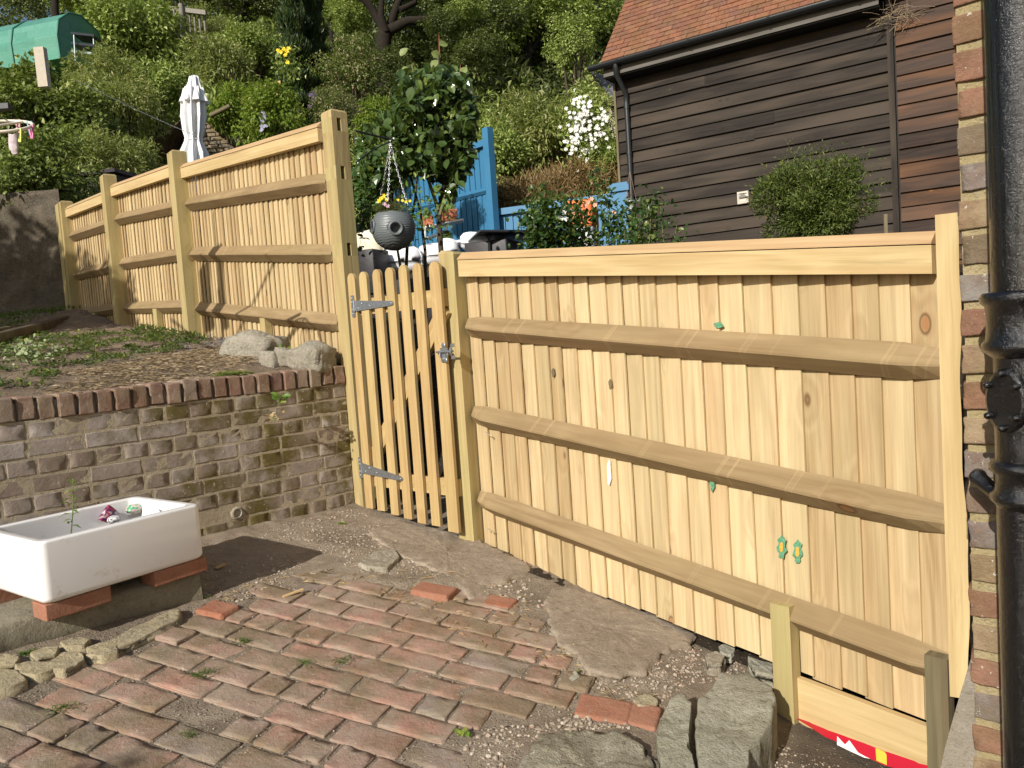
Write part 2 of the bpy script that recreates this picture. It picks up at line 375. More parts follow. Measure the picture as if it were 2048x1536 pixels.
def soilmat(name, a, bb, cc, sc1=3., bmp=1., pebble=.5, moist=False):
    m, nt, b = newmat(name); g = geo(nt); P = g.outputs['Position']
    n1 = noise(nt, P, sc1, 5, .6); n2 = noise(nt, P, sc1*9, 6, .75); n3 = noise(nt, P, 150., 4, .7)
    c = mixc(nt, ramp(nt, n1, [(.35, 0.), (.65, 1.)]), a, bb)
    c = mixc(nt, ramp(nt, n2, [(.45, 0.), (.75, 1.)]), c, cc)
    if moist:
        sp_ = NN(nt, 'SeparateXYZ', {0: P}); e_ = mth(nt, 'ADD', mth(nt, 'SUBTRACT', sp_.outputs[0], mth(nt, 'MULTIPLY', sp_.outputs[1], .55)), mth(nt, 'MULTIPLY', n1, .5))
        c = mixc(nt, ramp(nt, mth(nt, 'ADD', e_, .9), [(.52, 0.), (.72, .8)]), c, [q*.33 for q in a])
        c = mixc(nt, mth(nt, 'MULTIPLY', ramp(nt, noise(nt, P, 1.7, 5, .7), [(.50, 0.), (.62, 1.)]), .45), c, [q*.5 for q in a])
    v1 = NN(nt, 'TexVoronoi', {'Vector': P, 'Scale': 85.})
    k = NN(nt, 'SeparateXYZ', {0: v1.outputs['Color']}).outputs[0]
    pm = mth(nt, 'MULTIPLY', mth(nt, 'MULTIPLY', ramp(nt, v1.outputs['Distance'], [(.25, 1.), (.4, 0.)]), mth(nt, 'GREATER_THAN', k, .72)), pebble)
    c = mixc(nt, pm, c, (.42, .37, .29))
    c = mixc(nt, mth(nt, 'MULTIPLY', ramp(nt, n3, [(.3, 1.), (.45, 0.)]), .6), c, [q*.35 for q in a])
    setb(nt, b, Base_Color=c, Roughness=.97); b.inputs['Specular IOR Level'].default_value = .1
    bump(nt, b, mth(nt, 'ADD', mth(nt, 'ADD', n2, mth(nt, 'MULTIPLY', n3, .7)), pm), bmp, .012)
    return m
BOARD = wood('board_pine', (.665, .525, .305), (.35, .24, .12), green=.3, greenc=(.38, .35, .19), knots=.60, var=.42)
POSTW = wood('post_pine', (.50, .40, .20), (.27, .20, .085), green=.4, knots=.72, var=.2)
RAILW = wood('rail_pine', (.36, .265, .145), (.19, .125, .06), green=.22, greenc=(.26, .23, .10), knots=.66, var=.25, bands=.26)
CAPW = wood('cap_pine', (.64, .50, .27), (.40, .27, .12), green=.15, knots=.85, var=.2)
CAP2 = wood('capping_pine', (.56, .40, .22), (.36, .22, .11), green=.2, knots=.8, var=.2)
PICK = wood('picket_pine', (.56, .42, .21), (.33, .205, .08), green=.25, knots=.68, var=.8)
OLDW = wood('old_wood', (.24, .20, .12), (.08, .06, .035), green=.5, greenc=(.12, .12, .05), knots=.8)
ZINC = plain('galvanised', (.42, .45, .48), .38, .85, var=.25, sc_=90)
NAIL = plain('nail', (.5, .45, .35), .5, .6)

def fence_frame(P, Q):
    P, Q = V(P[0], P[1], 0), V(Q[0], Q[1], 0); L = (Q-P).length; d = (Q-P)/L
    n = V(d.y, -d.x, 0)
    if n.y > 0: n = -n
    return P, d, n, L
ZU = V(0, 0, 1)
def arris(mb, A, B, n, s=1., taper=True):
    """triangular rail from A to B (top edge at the boards), nose towards n"""
    A, B = Vector(A), Vector(B); d = (B-A); L = d.length; d /= L
    secs = []; tp = [(0, .45), (.05, .72), (.10, 1.), (L-.10, 1.), (L-.05, .72), (L, .45)] if taper else [(0, 1), (L, 1)]
    for t, k in tp:
        c = A+d*t; zc = -.05
        pr = [(0, 0), (.003, .002), (.054, -.052), (.054, -.060), (.004, -.104), (0, -.102)]
        secs.append([c+n*(x*s*k)+ZU*((zc+(z-zc)*(.6+.4*k))*s) for x, z in pr])
    mb.sections(secs, True, True, False)
def bay(root, P, Q, zP, zQ, bots, pitch, names, kick=None, boardw=1.3, seed=0, top=(.045, .11), boardmat=None, taper=True):
    """one fence bay: boards on the far side, three arris rails, capped top rail"""
    P, d, n, L = fence_frame(P, Q); r = random.Random(seed)
    mb = MB(); m = max(2, int(round(L/pitch))); s = 0.; sign = 1
    ws = [pitch*r.uniform(.86, 1.14) for _ in range(m)]; k = L/sum(ws); ws = [a*k for a in ws]
    for wd in ws:
        z1 = zP[0]+(zQ[0]-zP[0])*(s+wd/2)/L-.02+r.uniform(-.004, .004)
        z0 = bots(s+wd/2)+r.uniform(-.006, .006)
        a, b = s-.014, s+wd+.004
        off = r.uniform(-.0015, .0015); tl = r.uniform(-.0035, .0035)
        dp_ = .0125 if d.x > 0 else .0125
        if d.x < 0: a, b = s+wd+.014, s-.004
        eb = .006 if d.x > 0 else -.006
        def pt(ss, o, z): return P+d*(ss+tl*(z-z0))-n*(o+off)+ZU*z
        # thick edge proud of its neighbour's thin edge
        g_ = r.uniform(.0020, .0048)
        P8 = [pt(a, dp_+g_, z0), pt(b-eb, .002, z0), pt(b-eb, dp_-.002, z0), pt(a, dp_+.01, z0), pt(a, dp_+g_, z1), pt(b-eb, .002, z1), pt(b-eb, dp_-.002, z1), pt(a, dp_+.01, z1)]
        mb.hexa(P8, 2); s += wd
    mb.build('board_panel', boardmat or BOARD, root)
    for i, (a, b) in enumerate(zip(zP, zQ)):
        A, B = P+ZU*a, P+d*L+ZU*b
        if i == 0:
            mb = MB(); o, h = top; dn = .035
            mb.prism([(.0015, -dn-.003), (o-.003, -dn-.003), (o-.003, -h), (.0015, -h)], A+d*.004, B-d*.004, n, ZU); tr_ = mb.build('top_rail', CAPW, root)
            mb = MB(); mb.prism([(-.035, .0), (.012, .0), (o, -dn+.004), (o, -dn), (-.035, -dn)], A+d*.003, B-d*.003, n, ZU); mb.build('capping', CAP2, tr_)
        else:
            mb = MB(); arris(mb, A, B, n, 1., taper); mb.build('arris_rail', RAILW, root)
    if kick is not None:
        for t in kick:
            c = P+d*(L*t)+n*.026; zt = zP[3]+(zQ[3]-zP[3])*t-.055; zb = bots(L*t)-.05
            mb = MB(); mb.box((c.x, c.y, (zt+zb)/2), (.075, .045, zt-zb), d, n, ZU, 2); mb.build('kicker_post', POSTW, root)
def post(root, c, z0, z1, wd, dth, n, mat=None, holes=(), slope=.0, name='post'):
    """square post; n is the front normal; holes are through mortises [z]"""
    n = Vector((n[0], n[1], 0)).normalized(); d = V(-n.y, n.x, 0); c = V(c[0], c[1], 0); mb = MB()
    cuts = [z0]; 
    for h in sorted(holes): cuts += [h-.035, h+.035]
    cuts.append(z1)
    for i in range(len(cuts)-1):
        a, b = cuts[i], cuts[i+1]
        if i % 2 == 0:
            if b == z1:
                e = .012
                pr = [(-wd/2, -dth/2), (wd/2, -dth/2), (wd/2, dth/2), (-wd/2, dth/2)]
                secs = [[c+d*x+n*y+ZU*a for x, y in pr], [c+d*x+n*y+ZU*(b-e+slope*(-x)) for x, y in pr], [c+d*x*(1-2*e/wd)+n*y*(1-2*e/dth)+ZU*(b+slope*(-x)) for x, y in pr]]
                mb.sections(secs, True, True, False)
            else: mb.box(c+ZU*(a+b)/2, (wd, dth, b-a), d, n, ZU, 2)
        else:
            mb.box(c+n*(dth/2-.016)+ZU*(a+b)/2, (wd, .032, b-a), d, n, ZU, 2)
            mb.box(c-n*(dth/2-.021)+ZU*(a+b)/2, (wd, .042, b-a), d, n, ZU, 2)
    return mb.build(name, mat or POSTW, root)

# ================================================================== LEFT FENCE
A0, A1, B0, B1, C0, C1 = (-.93, 4.31), (-2.385, 5.985), (-2.455, 6.07), (-3.43, 6.985), (-3.45, 7.0), (-4.29, 7.785)
lf = thing('featheredge_fence', 'tall three-bay pine board fence running up the raised bed to the old wall', 'fence', (-2.4, 6.0, 0))
def bedz(P, Q, ups=(0, 0)):
    P, Q = Vector(P), Vector(Q); L = (Q-P).length
    return lambda s: gz(*(P.lerp(Q, s/L)), BP)-.03+ups[0]*(1-s/L)+ups[1]*s/L
bay(lf, A0, A1, [1.222, .946, .556, .17], [1.448, 1.196, .821, .404], bedz(A0, A1), .068, '', kick=(.42,), seed=1)
bay(lf, B0, B1, [1.496, 1.207, .838, .429], [1.554, 1.295, .902, .51], bedz(B0, B1), .062, '', kick=(.45,), seed=2)
def zc(px, py, Y): return at(px, py, Y).z
bay(lf, C0, C1, [zc(216, 380, 7.05), zc(219, 436, 7.05), zc(227, 521, 7.05), zc(235, 605, 7.05)], [1.548, 1.302, .916, .528], bedz(C0, C1, (0, .1)), .062, '', kick=(.55,), seed=3)
ln = V(-.75, -.66, 0)
post(lf, (-.868, 4.285), -1.0, 1.265, .10, .10, (-.70, -.71), holes=(zc(696, 253, 4.3), zc(702, 348, 4.3), zc(712, 500, 4.3)))
post(lf, (-2.425, 5.97), -.05, 1.545, .11, .11, ln); post(lf, (-3.46, 6.97), .1, 1.64, .11, .11, ln)
post(lf, (-4.31, 7.78), .3, 1.60, .11, .11, ln)
mb = MB(); mb.box((-4.395, 7.80, .92), (.13, .03, 1.32), V(-.66, .75, 0), ln, ZU, 2); mb.build('edge_board', POSTW, lf)

# ================================================================== RIGHT FENCE
RP, RQ = V(-.19, 3.75, 0), V(1.18, 2.1, 0)
rd = (RQ-RP).normalized(); RL = (RQ-RP).length
rf = thing('featheredge_fence', 'low pine board fence from the gate down to the brick house corner, with green marks', 'fence', (.5, 2.92, -1.2))
_bp = [onv(x, y, RP, rd) for x, y in ((985, 1092), (1060, 1133), (1150, 1172), (1400, 1268), (1545, 1325), (1590, 1345), (1850, 1440), (1900, 1462))]
def rbot(s):
    if s <= _bp[0][0]: return _bp[0][1]
    for (a, za), (b, zb) in zip(_bp, _bp[1:]):
        if s <= b: return za+(zb-za)*(s-a)/(b-a)
    return _bp[-1][1]
bay(rf, RP, RQ, [.401, .094, -.334, -.755], [.196, -.113, -.546, -.973], rbot, .0905, '', seed=11, top=(.045, .115))
_, rdd, rn, _ = fence_frame(RP, RQ)
post(rf, (-.245, 3.795), -1.12, .415, .10, .10, (-.64, -.77), slope=.15, mat=POSTW)
# board standing against the house corner, one wavy edge
mb = MB(); secs = []
for i in range(40):
    t = i/39; z = .235-t*1.32; sL, _z = onv(1880+t*26+0, 450, RP, rdd)
    c = V(1.193, 2.077, 0); wv = .020+.004*math.sin(t*11)+.002*math.sin(t*31+1)
    X = V(.86, -.51, 0); Yy = V(-.51, -.86, 0)
    secs.append([c-X*.030+ZU*z, c+X*wv+ZU*z, c+X*wv+Yy*.032+ZU*z, c-X*.030+Yy*.032+ZU*z])
mb.sections(secs, True, True, False); mb.build('end_board', CAPW, rf)
def rkick(px0, px1, pyt, pyb, dep, name, mat):
    a = onv(px0, pyb, RP+rn*.055, rdd); b = onv(px1, pyb, RP+rn*.055, rdd)
    zt = onv(px0, pyt, RP+rn*.055, rdd)[1]; zb = min(a[1], b[1])-.03; s = (a[0]+b[0])/2
    wd = min(.075, abs(b[0]-a[0])); c = RP+rdd*s+rn*.030
    m_ = MB(); m_.box((c.x, c.y, (zt+zb)/2), (wd, dep, zt-zb), rdd, rn, ZU, 2); return m_.build(name, mat, rf)
rkick(1550, 1588, 1208, 1430, .05, 'kicker_post', POSTW)
rkick(1855, 1900, 1312, 1560, .04, 'kicker_post', OLDW)
g0 = onv(1592, 1347, RP, rdd); g1 = onv(1862, 1447, RP, rdd); b0 = onv(1592, 1436, RP, rdd); b1 = onv(1862, 1540, RP, rdd)
mb = MB(); off = rn*.004; T = rn*.022
pts = [RP+rdd*s+ZU*z for s, z in (b0, b1, g1, g0)]
mb.hexa([pts[0]+off, pts[1]+off, pts[1]+off+T, pts[0]+off+T, pts[3]+off, pts[2]+off, pts[2]+off+T, pts[3]+off+T], 0); mb.build('gravel_board', CAPW, rf)
# painted or stained marks on the boards
GREENP = plain('green_stain', (.10, .27, .15), .8, var=.4, sc_=120); ORP = plain('orange_stain', (.62, .36, .06), .8, var=.3, sc_=120)
for px, py, hh, ww in ((1564, 1094, 46, 17), (1596, 1103, 46, 17)):
    mb = MB(); mo = MB()
    for m_, k in ((mb, 1.), (mo, .45)):
        s, z = onv(px, py, RP, rdd); pr = []
        for i in range(20):
            a = i/20*2*math.pi; rr = (1+.35*math.sin(a*7+px)) if k == 1 else 1
            s2, z2 = onv(px+math.cos(a)*ww/2*k*rr, py+math.sin(a)*hh/2*k*(.85+.15*rr), RP, rdd); pr.append((s2, z2))
        m_.prism(pr, RP+rn*(.0005 if k == 1 else .0035), RP+rn*(.003 if k == 1 else .0045), rdd, ZU)
    mb.build('green_mark', GREENP, rf); mo.build('orange_mark', ORP, rf)
WHP = plain('white_stain', (.72, .74, .62), .8, var=.2)
for px, py, hh, ww, mt in ((1425, 965, 36, 9, GREENP), (1219, 945, 52, 8, WHP), (1438, 650, 12, 18, GREENP), (1221, 768, 20, 6, OLDW), (1107, 745, 18, 6, OLDW)):
    mb = MB(); pr = [onv(px+math.cos(i/12*6.283)*ww/2*(1+.3*math.sin(i*2.1)), py+math.sin(i/12*6.283)*hh/2, RP, rdd) for i in range(12)]
    mb.prism(pr, RP+rn*.0005, RP+rn*.003, rdd, ZU); mb.build('board_mark', mt, rf)
for px, py in ((951, 665), (975, 868), (978, 1060)):      # bent nails at the rail ends
    s, z = onv(px, py, RP+rn*.03, rdd); p = RP+rn*.03+rdd*s+ZU*z; mb = MB()
    mb.tube([p+V(-.012, 0, .01), p+V(.004, -.004, .002), p+V(.012, -.002, -.014), p+V(.02, 0, -.008)], .0025, 6); mb.build('bent_nail', NAIL, rf)

# ================================================================== GATE
G0 = V(-.862, 4.208, 0); gd = V(.746, -.666, 0); gn = V(-.666, -.746, 0)
gt = thing('picket_gate', 'narrow pine picket gate with seven round-topped pales on two strap hinges', 'gate', (-.58, 3.98, -.9))
pk = [(729, 749, 703, 545), (753, 772, 731, 541), (780, 800, 753, 537), (806, 826, 781, 533), (834, 853, 807, 528), (861, 883, 838, 524), (893, 921, 868, 521)]
cents = []
for i, (xa, xb, xt, yt) in enumerate(pk):
    yb = [1015, 1020, 1028, 1036, 1045, 1050, 1062][i]
    sa, zb = onv(xa, yb, G0, gd); sb, _ = onv(xb, yb, G0, gd); st, zt = onv(xt+(xb-xa)*.35, yt, G0, gd)
    wd = .063 if i < 6 else .074; sc_ = (sa+sb)/2; lean = 0.; cents.append(sc_)
    mb = MB(); pr = [(sc_-wd/2, zb), (sc_+wd/2, zb)]
    for k in range(9):
        a = math.pi*k/8; pr.append((sc_+math.cos(a)*wd/2, zt-.034+math.sin(a)*.034))
    mb.prism(pr, G0, G0-gn*.018, gd, ZU, True)
    # wood UVs along the pale
    mb.uv = [(x, y) for x, y in mb.uv]
    ou, ov = rnd.uniform(0, 50), rnd.uniform(0, 50); nuv = []
    for f in mb.f:
        for k in f:
            q = Vector(mb.v[k])-G0; nuv.append((q.dot(gd)+q.dot(gn)+ou, q.z+ov))
    mb.uv = nuv; mb.build('picket', PICK, gt)
s0, s1 = cents[0]-.03, cents[-1]+.03
zr1 = onv(880, 595, G0, gd)[1]; zr2 = onv(880, 975, G0, gd)[1]
for z in (zr1, zr2):
    mb = MB(); c = G0+gd*(s0+s1)/2-gn*.036; mb.box((c.x, c.y, z), (s1-s0, .028, .085), gd, gn, ZU, 0); mb.build('cross_rail', PICK, gt)
mb = MB(); a = G0+gd*(s0+.01)-gn*.037+ZU*(zr2+.05); b = G0+gd*(s1-.01)-gn*.037+ZU*(zr1-.05); t = (b-a).normalized(); q = t.cross(gn).normalized()
mb.box((a+b)/2, ((b-a).length-.01, .026, .075), t, gn, q, 0); mb.build('diagonal_brace', PICK, gt)
for (px, py, ex, ey, rot) in ((703, 612, 787, 606, 0), (718, 936, 806, 958, 0)):
    pass
    sA, zA = onv(px+8, py, G0, gd); sB, zB = onv(ex, ey, G0, gd)
    mb = MB(); n_ = gn
    t = (gd*(sB-sA)+ZU*(zB-zA)); L = t.length; t.normalize(); u = t.cross(n_).normalized()
    O = G0+gn*.0035+gd*sA+ZU*zA
    pr = [(0, -.028), (.02, -.028), (L-.015, -.012), (L, -.008), (L+.004, 0), (L, .008), (L-.015, .012), (.02, .028), (0, .028)]
    mb.prism(pr, O-gn*.002, O+gn*.002, t, u); 
    for k, off_ in ((.03, .012), (.06, -.010), (.125, .004), (L-.015, 0)):
        c = O+t*k+u*off_; mb.lathe([(0.0001, .0045), (.003, .0042), (.0052, .002), (.0052, 0)], c, 10, gn)
    sp = mb.build('strap_hinge', ZINC, gt)
    mb = MB(); c = O-t*.016+gn*.001; mb.box(c, (.024, .004, .115), gd, gn, ZU, 2)
    for k in (-.042, -.02, .02, .042): mb.lathe([(0.0001, .0045), (.003, .0042), (.005, .002), (.005, 0)], c+ZU*k-gd*.004+gn*.001, 10, gn)
    mb.tube([O-t*.003+gn*.004-ZU*.030, O-t*.003+gn*.004+ZU*.030], .0055, 10)
    mb.build('hinge_plate', ZINC, sp)
s, z = onv(892, 703, G0, gd); O = G0+gd*s+ZU*z+gn*.002
def disc(mb, c, r, h=.003): mb.lathe([(.0001, h), (r*.8, h), (r, h*.6), (r, 0)], c, 16, gn)
mb = MB(); 
for dx, dz in ((-.012, .03), (-.036, -.008), (.004, -.012), (-.006, -.042), (-.022, -.04)): disc(mb, O+gd*dx+ZU*dz, .0135)
mb.box(O+gd*(-.012)-ZU*.006+gn*.001, (.045, .0035, .05), gd, gn, ZU)
lp = mb.build('latch', ZINC, gt)
mb = MB(); mb.tube([O-gd*.055+gn*.010, O+gd*.062+gn*.010], .0055, 10); mb.build('bolt', ZINC, lp)
mb = MB(); mb.tube([O-gd*.03+gn*.010, O-gd*.032+gn*.012-ZU*.028], .0045, 8); mb.build('bolt_knob', ZINC, lp)
# keeper on the post
mb = MB(); K = O+gd*.062+gn*.018
for dz in (.028, -.028): mb.box(K+gd*.006+ZU*dz, (.024, .003, .018), gd, gn, ZU)
mb.sections([[K+gn*(.016*math.cos(a)-.004)+ZU*(.024*math.sin(a))+gd*x for x in (-.008, .008)] for a in np.linspace(-1.5, 1.5, 9)], False, False, True)
mb.build('latch_keeper', ZINC, rf)

# ================================================================== RETAINING WALL
def mossmask(nt, P):
    s = NN(nt, 'SeparateXYZ', {0: P}); x = mth(nt, 'ADD', s.outputs[0], mth(nt, 'MULTIPLY', noise(nt, P, 3., 4), .5))
    return ramp(nt, mth(nt, 'ADD', mth(nt, 'MULTIPLY', x, .6), 1.30), [(.22, 0.), (.40, .8), (.9, 1.)])
WB = brickmat('old_wall_brick', [(.33, .27, .225), (.38, .325, .285), (.28, .22, .18), (.35, .295, .255), (.43, .38, .345)], moss=1.15, lime=1., mossfn=mossmask, bmp=.5)
CB = brickmat('coping_brick', [(.27, .15, .115), (.24, .155, .13), (.29, .165, .12), (.26, .20, .17)], moss=.3, lime=.5, dusty=.8)
MORT = soilmat('mortar', (.36, .30, .21), (.44, .375, .275), (.25, .205, .14), 6, .5, .2)
Wr = V(-.925, 4.265, 0); wu = V(-.695, -.719, 0); wnrm = V(.719, -.695, 0)
rw = thing('brick_retaining_wall', 'low mossy brick retaining wall with brick-on-edge coping holding up the raised bed', 'wall', (-1.7, 3.4, -.92))
wz = lambda s: -.116-.006*s
LW = 4.2; br = MB(); cp = MB(); r = random.Random(5)
pipe_s, pipe_z = onv(474, 1026, Wr, wu)
s = 0.
while s < LW:
    dz = r.uniform(-.006, .003); rr = r.uniform(.008, .016); fw = r.uniform(-.008, .006)
    c = Wr+wu*(s+.0335)+wnrm*(.008-.1075+fw)+ZU*(wz(s)-.05+dz)
    cp.rough(c, (.0665, .215, .1), wu, wnrm, ZU, (7, 10, 8), .005, .004, 30, s, corner=.018, big=.003, bfs=12); s += .0755
for k in range(11):
    z1 = -.11-.075*k; hdr = k % 2 == 0; Lb = .1025 if hdr else .215; s = -r.uniform(0, .08)
    while s < LW:
        l = Lb*r.uniform(.97, 1.03)
        a, b = max(0., s), s+l
        if b > .02 and not (abs((a+b)/2-pipe_s) < l/2+.01 and abs(wz(0)+z1-.0325-pipe_z) < .04):
            c = Wr+wu*(a+b)/2+wnrm*(-.0495+r.uniform(-.002, .002))+ZU*(wz(s)+z1-.0325+r.uniform(-.002, .002))
            br.rough(c, (b-a, .1, .0655), wu, wnrm, ZU, (10 if not hdr else 7, 3, 7), .003, .0018, 34, s+k, corner=.005)
        s = b+.0105
br.build('brickwork', WB, rw); cp.build('coping', CB, rw)
mb = MB(); g = 60
secs = []
for i in range(41):
    z = -.10-.86*i/40
    secs.append([Wr+wu*(LW*j/140)+wnrm*(-.0015+.002*nz((j*.03, i*.02, 0), 30))+ZU*(wz(LW*j/140)+z) for j in range(141)])
mb.sections(secs, False, False, True)
mb.box(Wr+wu*LW/2-wnrm*.115+ZU*-.62, (LW, .20, .94), wu, wnrm, ZU)
mb.build('mortar_bed', MORT, rw)
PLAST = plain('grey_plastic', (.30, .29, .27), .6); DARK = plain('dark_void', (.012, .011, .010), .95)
p = Wr+wu*pipe_s+ZU*pipe_z
mb = MB(); mb.lathe([(.021, -.12), (.021, .008), (.025, .008), (.025, -.02)], p, 24, wnrm); wp = mb.build('weep_pipe', PLAST, rw)
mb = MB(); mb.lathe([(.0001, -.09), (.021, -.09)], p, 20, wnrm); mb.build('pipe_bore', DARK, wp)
mb = MB(); mb.sections([[p+wnrm*(h+.002*nz((k, h*50, 1), 2))+(wu*math.cos(k*.2618)+ZU*math.sin(k*.2618))*rr_*(1+.16*nz((k, 3, 2), .9)) for k in range(24)] for rr_, h in ((.026, .006), (.031, .004), (.035, -.006))], True, False, True); mb.build('pipe_mortar', MORT, rw)

# ================================================================== GROUND
SOIL = soilmat('yard_soil', (.24, .19, .14), (.35, .285, .215), (.41, .345, .265), 2.2, 1., .6, True)
BEDS = soilmat('bed_soil', (.17, .13, .095), (.26, .20, .14), (.33, .25, .165), 2.5, 1., .4)
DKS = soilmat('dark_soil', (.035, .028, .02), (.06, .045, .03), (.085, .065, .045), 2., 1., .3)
def grid(name, xs, ys, hf, mat, kind='structure', tr=None):
    v = np.array([(*(tr(x, y) if tr else (x, y)), 0) for y in ys for x in xs], float)
    for q in v: q[2] = hf(q[0], q[1])
    nx, ny = len(xs), len(ys); i = np.arange(nx-1)[None, :]; j = np.arange(ny-1)[:, None]; a = (j*nx+i).ravel()
    f = np.stack([a, a+1, a+nx+1, a+nx], 1)
    return tag(npmesh(name, v, f, 4, mat, smooth=True), kind=kind)
th = -.368; pe = V(math.cos(th), math.sin(th), 0); pn = V(-math.sin(th), math.cos(th), 0); PO = V(-.6, 1.983, 0)
PAV = [(-60, 1600), (-60, 1400), (60, 1372), (110, 1345), (200, 1312), (270, 1280), (300, 1262), (385, 1222), (500, 1225), (505, 1190), (560, 1180), (600, 1165), (610, 1146), (700, 1160), (770, 1172), (835, 1166), (905, 1170), (960, 1180), (1032, 1190), (1040, 1215), (1095, 1228), (1115, 1270), (1118, 1285), (1155, 1300), (1160, 1335), (1240, 1372), (1230, 1395), (1160, 1395), (1160, 1425), (1055, 1455), (985, 1460), (925, 1500), (925, 1600)]
def inpoly(x, y, P):
    c = False; j = len(P)-1
    for i in range(len(P)):
        if (P[i][1] > y) != (P[j][1] > y) and x < (P[j][0]-P[i][0])*(y-P[i][1])/(P[j][1]-P[i][1])+P[i][0]: c = not c
        j = i
    return c
def topx(p):
    d_ = float(p[0]*F_[0]+p[1]*F_[1]+p[2]*F_[2]); 
    return 1024+FPX*(p[0]*R_[0]+p[1]*R_[1]+p[2]*R_[2])/d_, 768-FPX*(p[0]*U_[0]+p[1]*U_[1]+p[2]*U_[2])/d_
PAVW = [onpl(x, min(y, 1580)) for x, y in PAV]; PAVW = [(p.x, p.y) for p in PAVW]
PAVW[0] = (PAVW[1][0]-.6, 1.2); PAVW[-1] = (PAVW[-2][0], 1.2)
def yardz(x, y):
    z = gz(max(-4, min(3, x)), max(-2, min(6, y)))
    if -3 < x < 1.7 and 1 < y < 4.8:
        n = .010*nz((x, y, 0), 3.5)+.006*nz((x, y, 0), 12)+.004*nz((x, y, 0), 35)+.002*nz((x, y, 0), 90)
        if inpoly(x, y, PAVW): return z-.0045+n*.4
        z += n+.004-.085*sstep(.45, .95, x+.25*(2.6-y))*sstep(2.95, 2.45, y-(.9-x)*.9 if x < .9 else y)
    return z
xs = np.unique(np.concatenate([np.linspace(-60, -3, 12), np.arange(-3, 1.7, .016), np.linspace(1.75, 60, 14)]))
ys = np.unique(np.concatenate([np.linspace(-60, 1, 12), np.arange(1, 4.8, .016), np.linspace(4.85, 6, 4)]))
grid('ground', xs, ys, yardz, SOIL)
BA, BB = V(-.695, -.719, 0), V(-.70, .714, 0); BC = Wr-wnrm*.13+V(.03, -.02, 0)
def bedh(x, y):
    z = gz(x, y, BP); q = V(x-BC.x, y-BC.y, 0); b = q.dot(BB)
    z += .010*nz((x, y, 0), 5)+.012*nz((x, y, 0), 14)+.006*nz((x, y, 0), 45)
    dd = math.hypot(x+4.2, y-7.6); z += .10*math.exp(-(dd/.7)**2)
    k = sstep(0., .28, b); zc0 = -.124-.006*min(4, max(0, q.dot(BA)))
    return z if b > .28 else zc0*(1-k)+z*k+.004*nz((x, y, 0), 30)
grid('raised_bed_soil', np.arange(-.05, 5., .03), np.arange(0, 6.5, .03), bedh, BEDS, tr=lambda a, b: tuple((BC+BA*a+BB*b)[:2]))
LM = V(.70, .714, 0); LS = V(.714, -.70, 0)
def backh(x, y):
    q = V(x+.865, y-4.225, 0); d = q.dot(LM); s = q.dot(LS)
    pat = .12+.085*max(0, y-5.)
    near = gz(min(x, 1.3), min(y, 4.6))*1.0
    lefty = min(pat, gz(x, y, BP)-.05)
    z = near+(pat-near)*sstep(.55, 1.2, d)
    z = lefty*(1-sstep(-.35, .05, s))+z*sstep(-.35, .05, s) if s < .05 else z
    if d > 3: z = max(z, pat)
    yy = y-11-.25*max(0, x)
    if yy > 0: z += .53*yy-.0055*yy*yy
    if y > 8.15 and x < -3.6: z = max(z, z+(1.62-z)*sstep(3.6, 4.5, -x)*sstep(8.15, 8.3, y)) if z < 1.62 else z
    if y > 8.15 and x < -3.6: z += sstep(3.6, 5., -x)*.22*max(0, y-9)*(1 if y < 13 else 4/(y-9))
    return z+.03*nz((x, y, 0), .8)+.01*nz((x, y, 0), 4)
grid('hillside', np.unique(np.concatenate([np.arange(-26, -3, .8), np.arange(-3, 3, .12), np.arange(3, 30, .8)])), np.unique(np.concatenate([np.arange(-.0, 4, .1), np.arange(4., 8, .1), np.arange(8, 44, .7)])), lambda x, y: backh(x, y), DKS, tr=lambda a, b: (a, max(b, 4.225-(a+.865)*LM.x/LM.y+.03) if a > -.9 else max(b, 4.26-(a+.9)*1.0)))
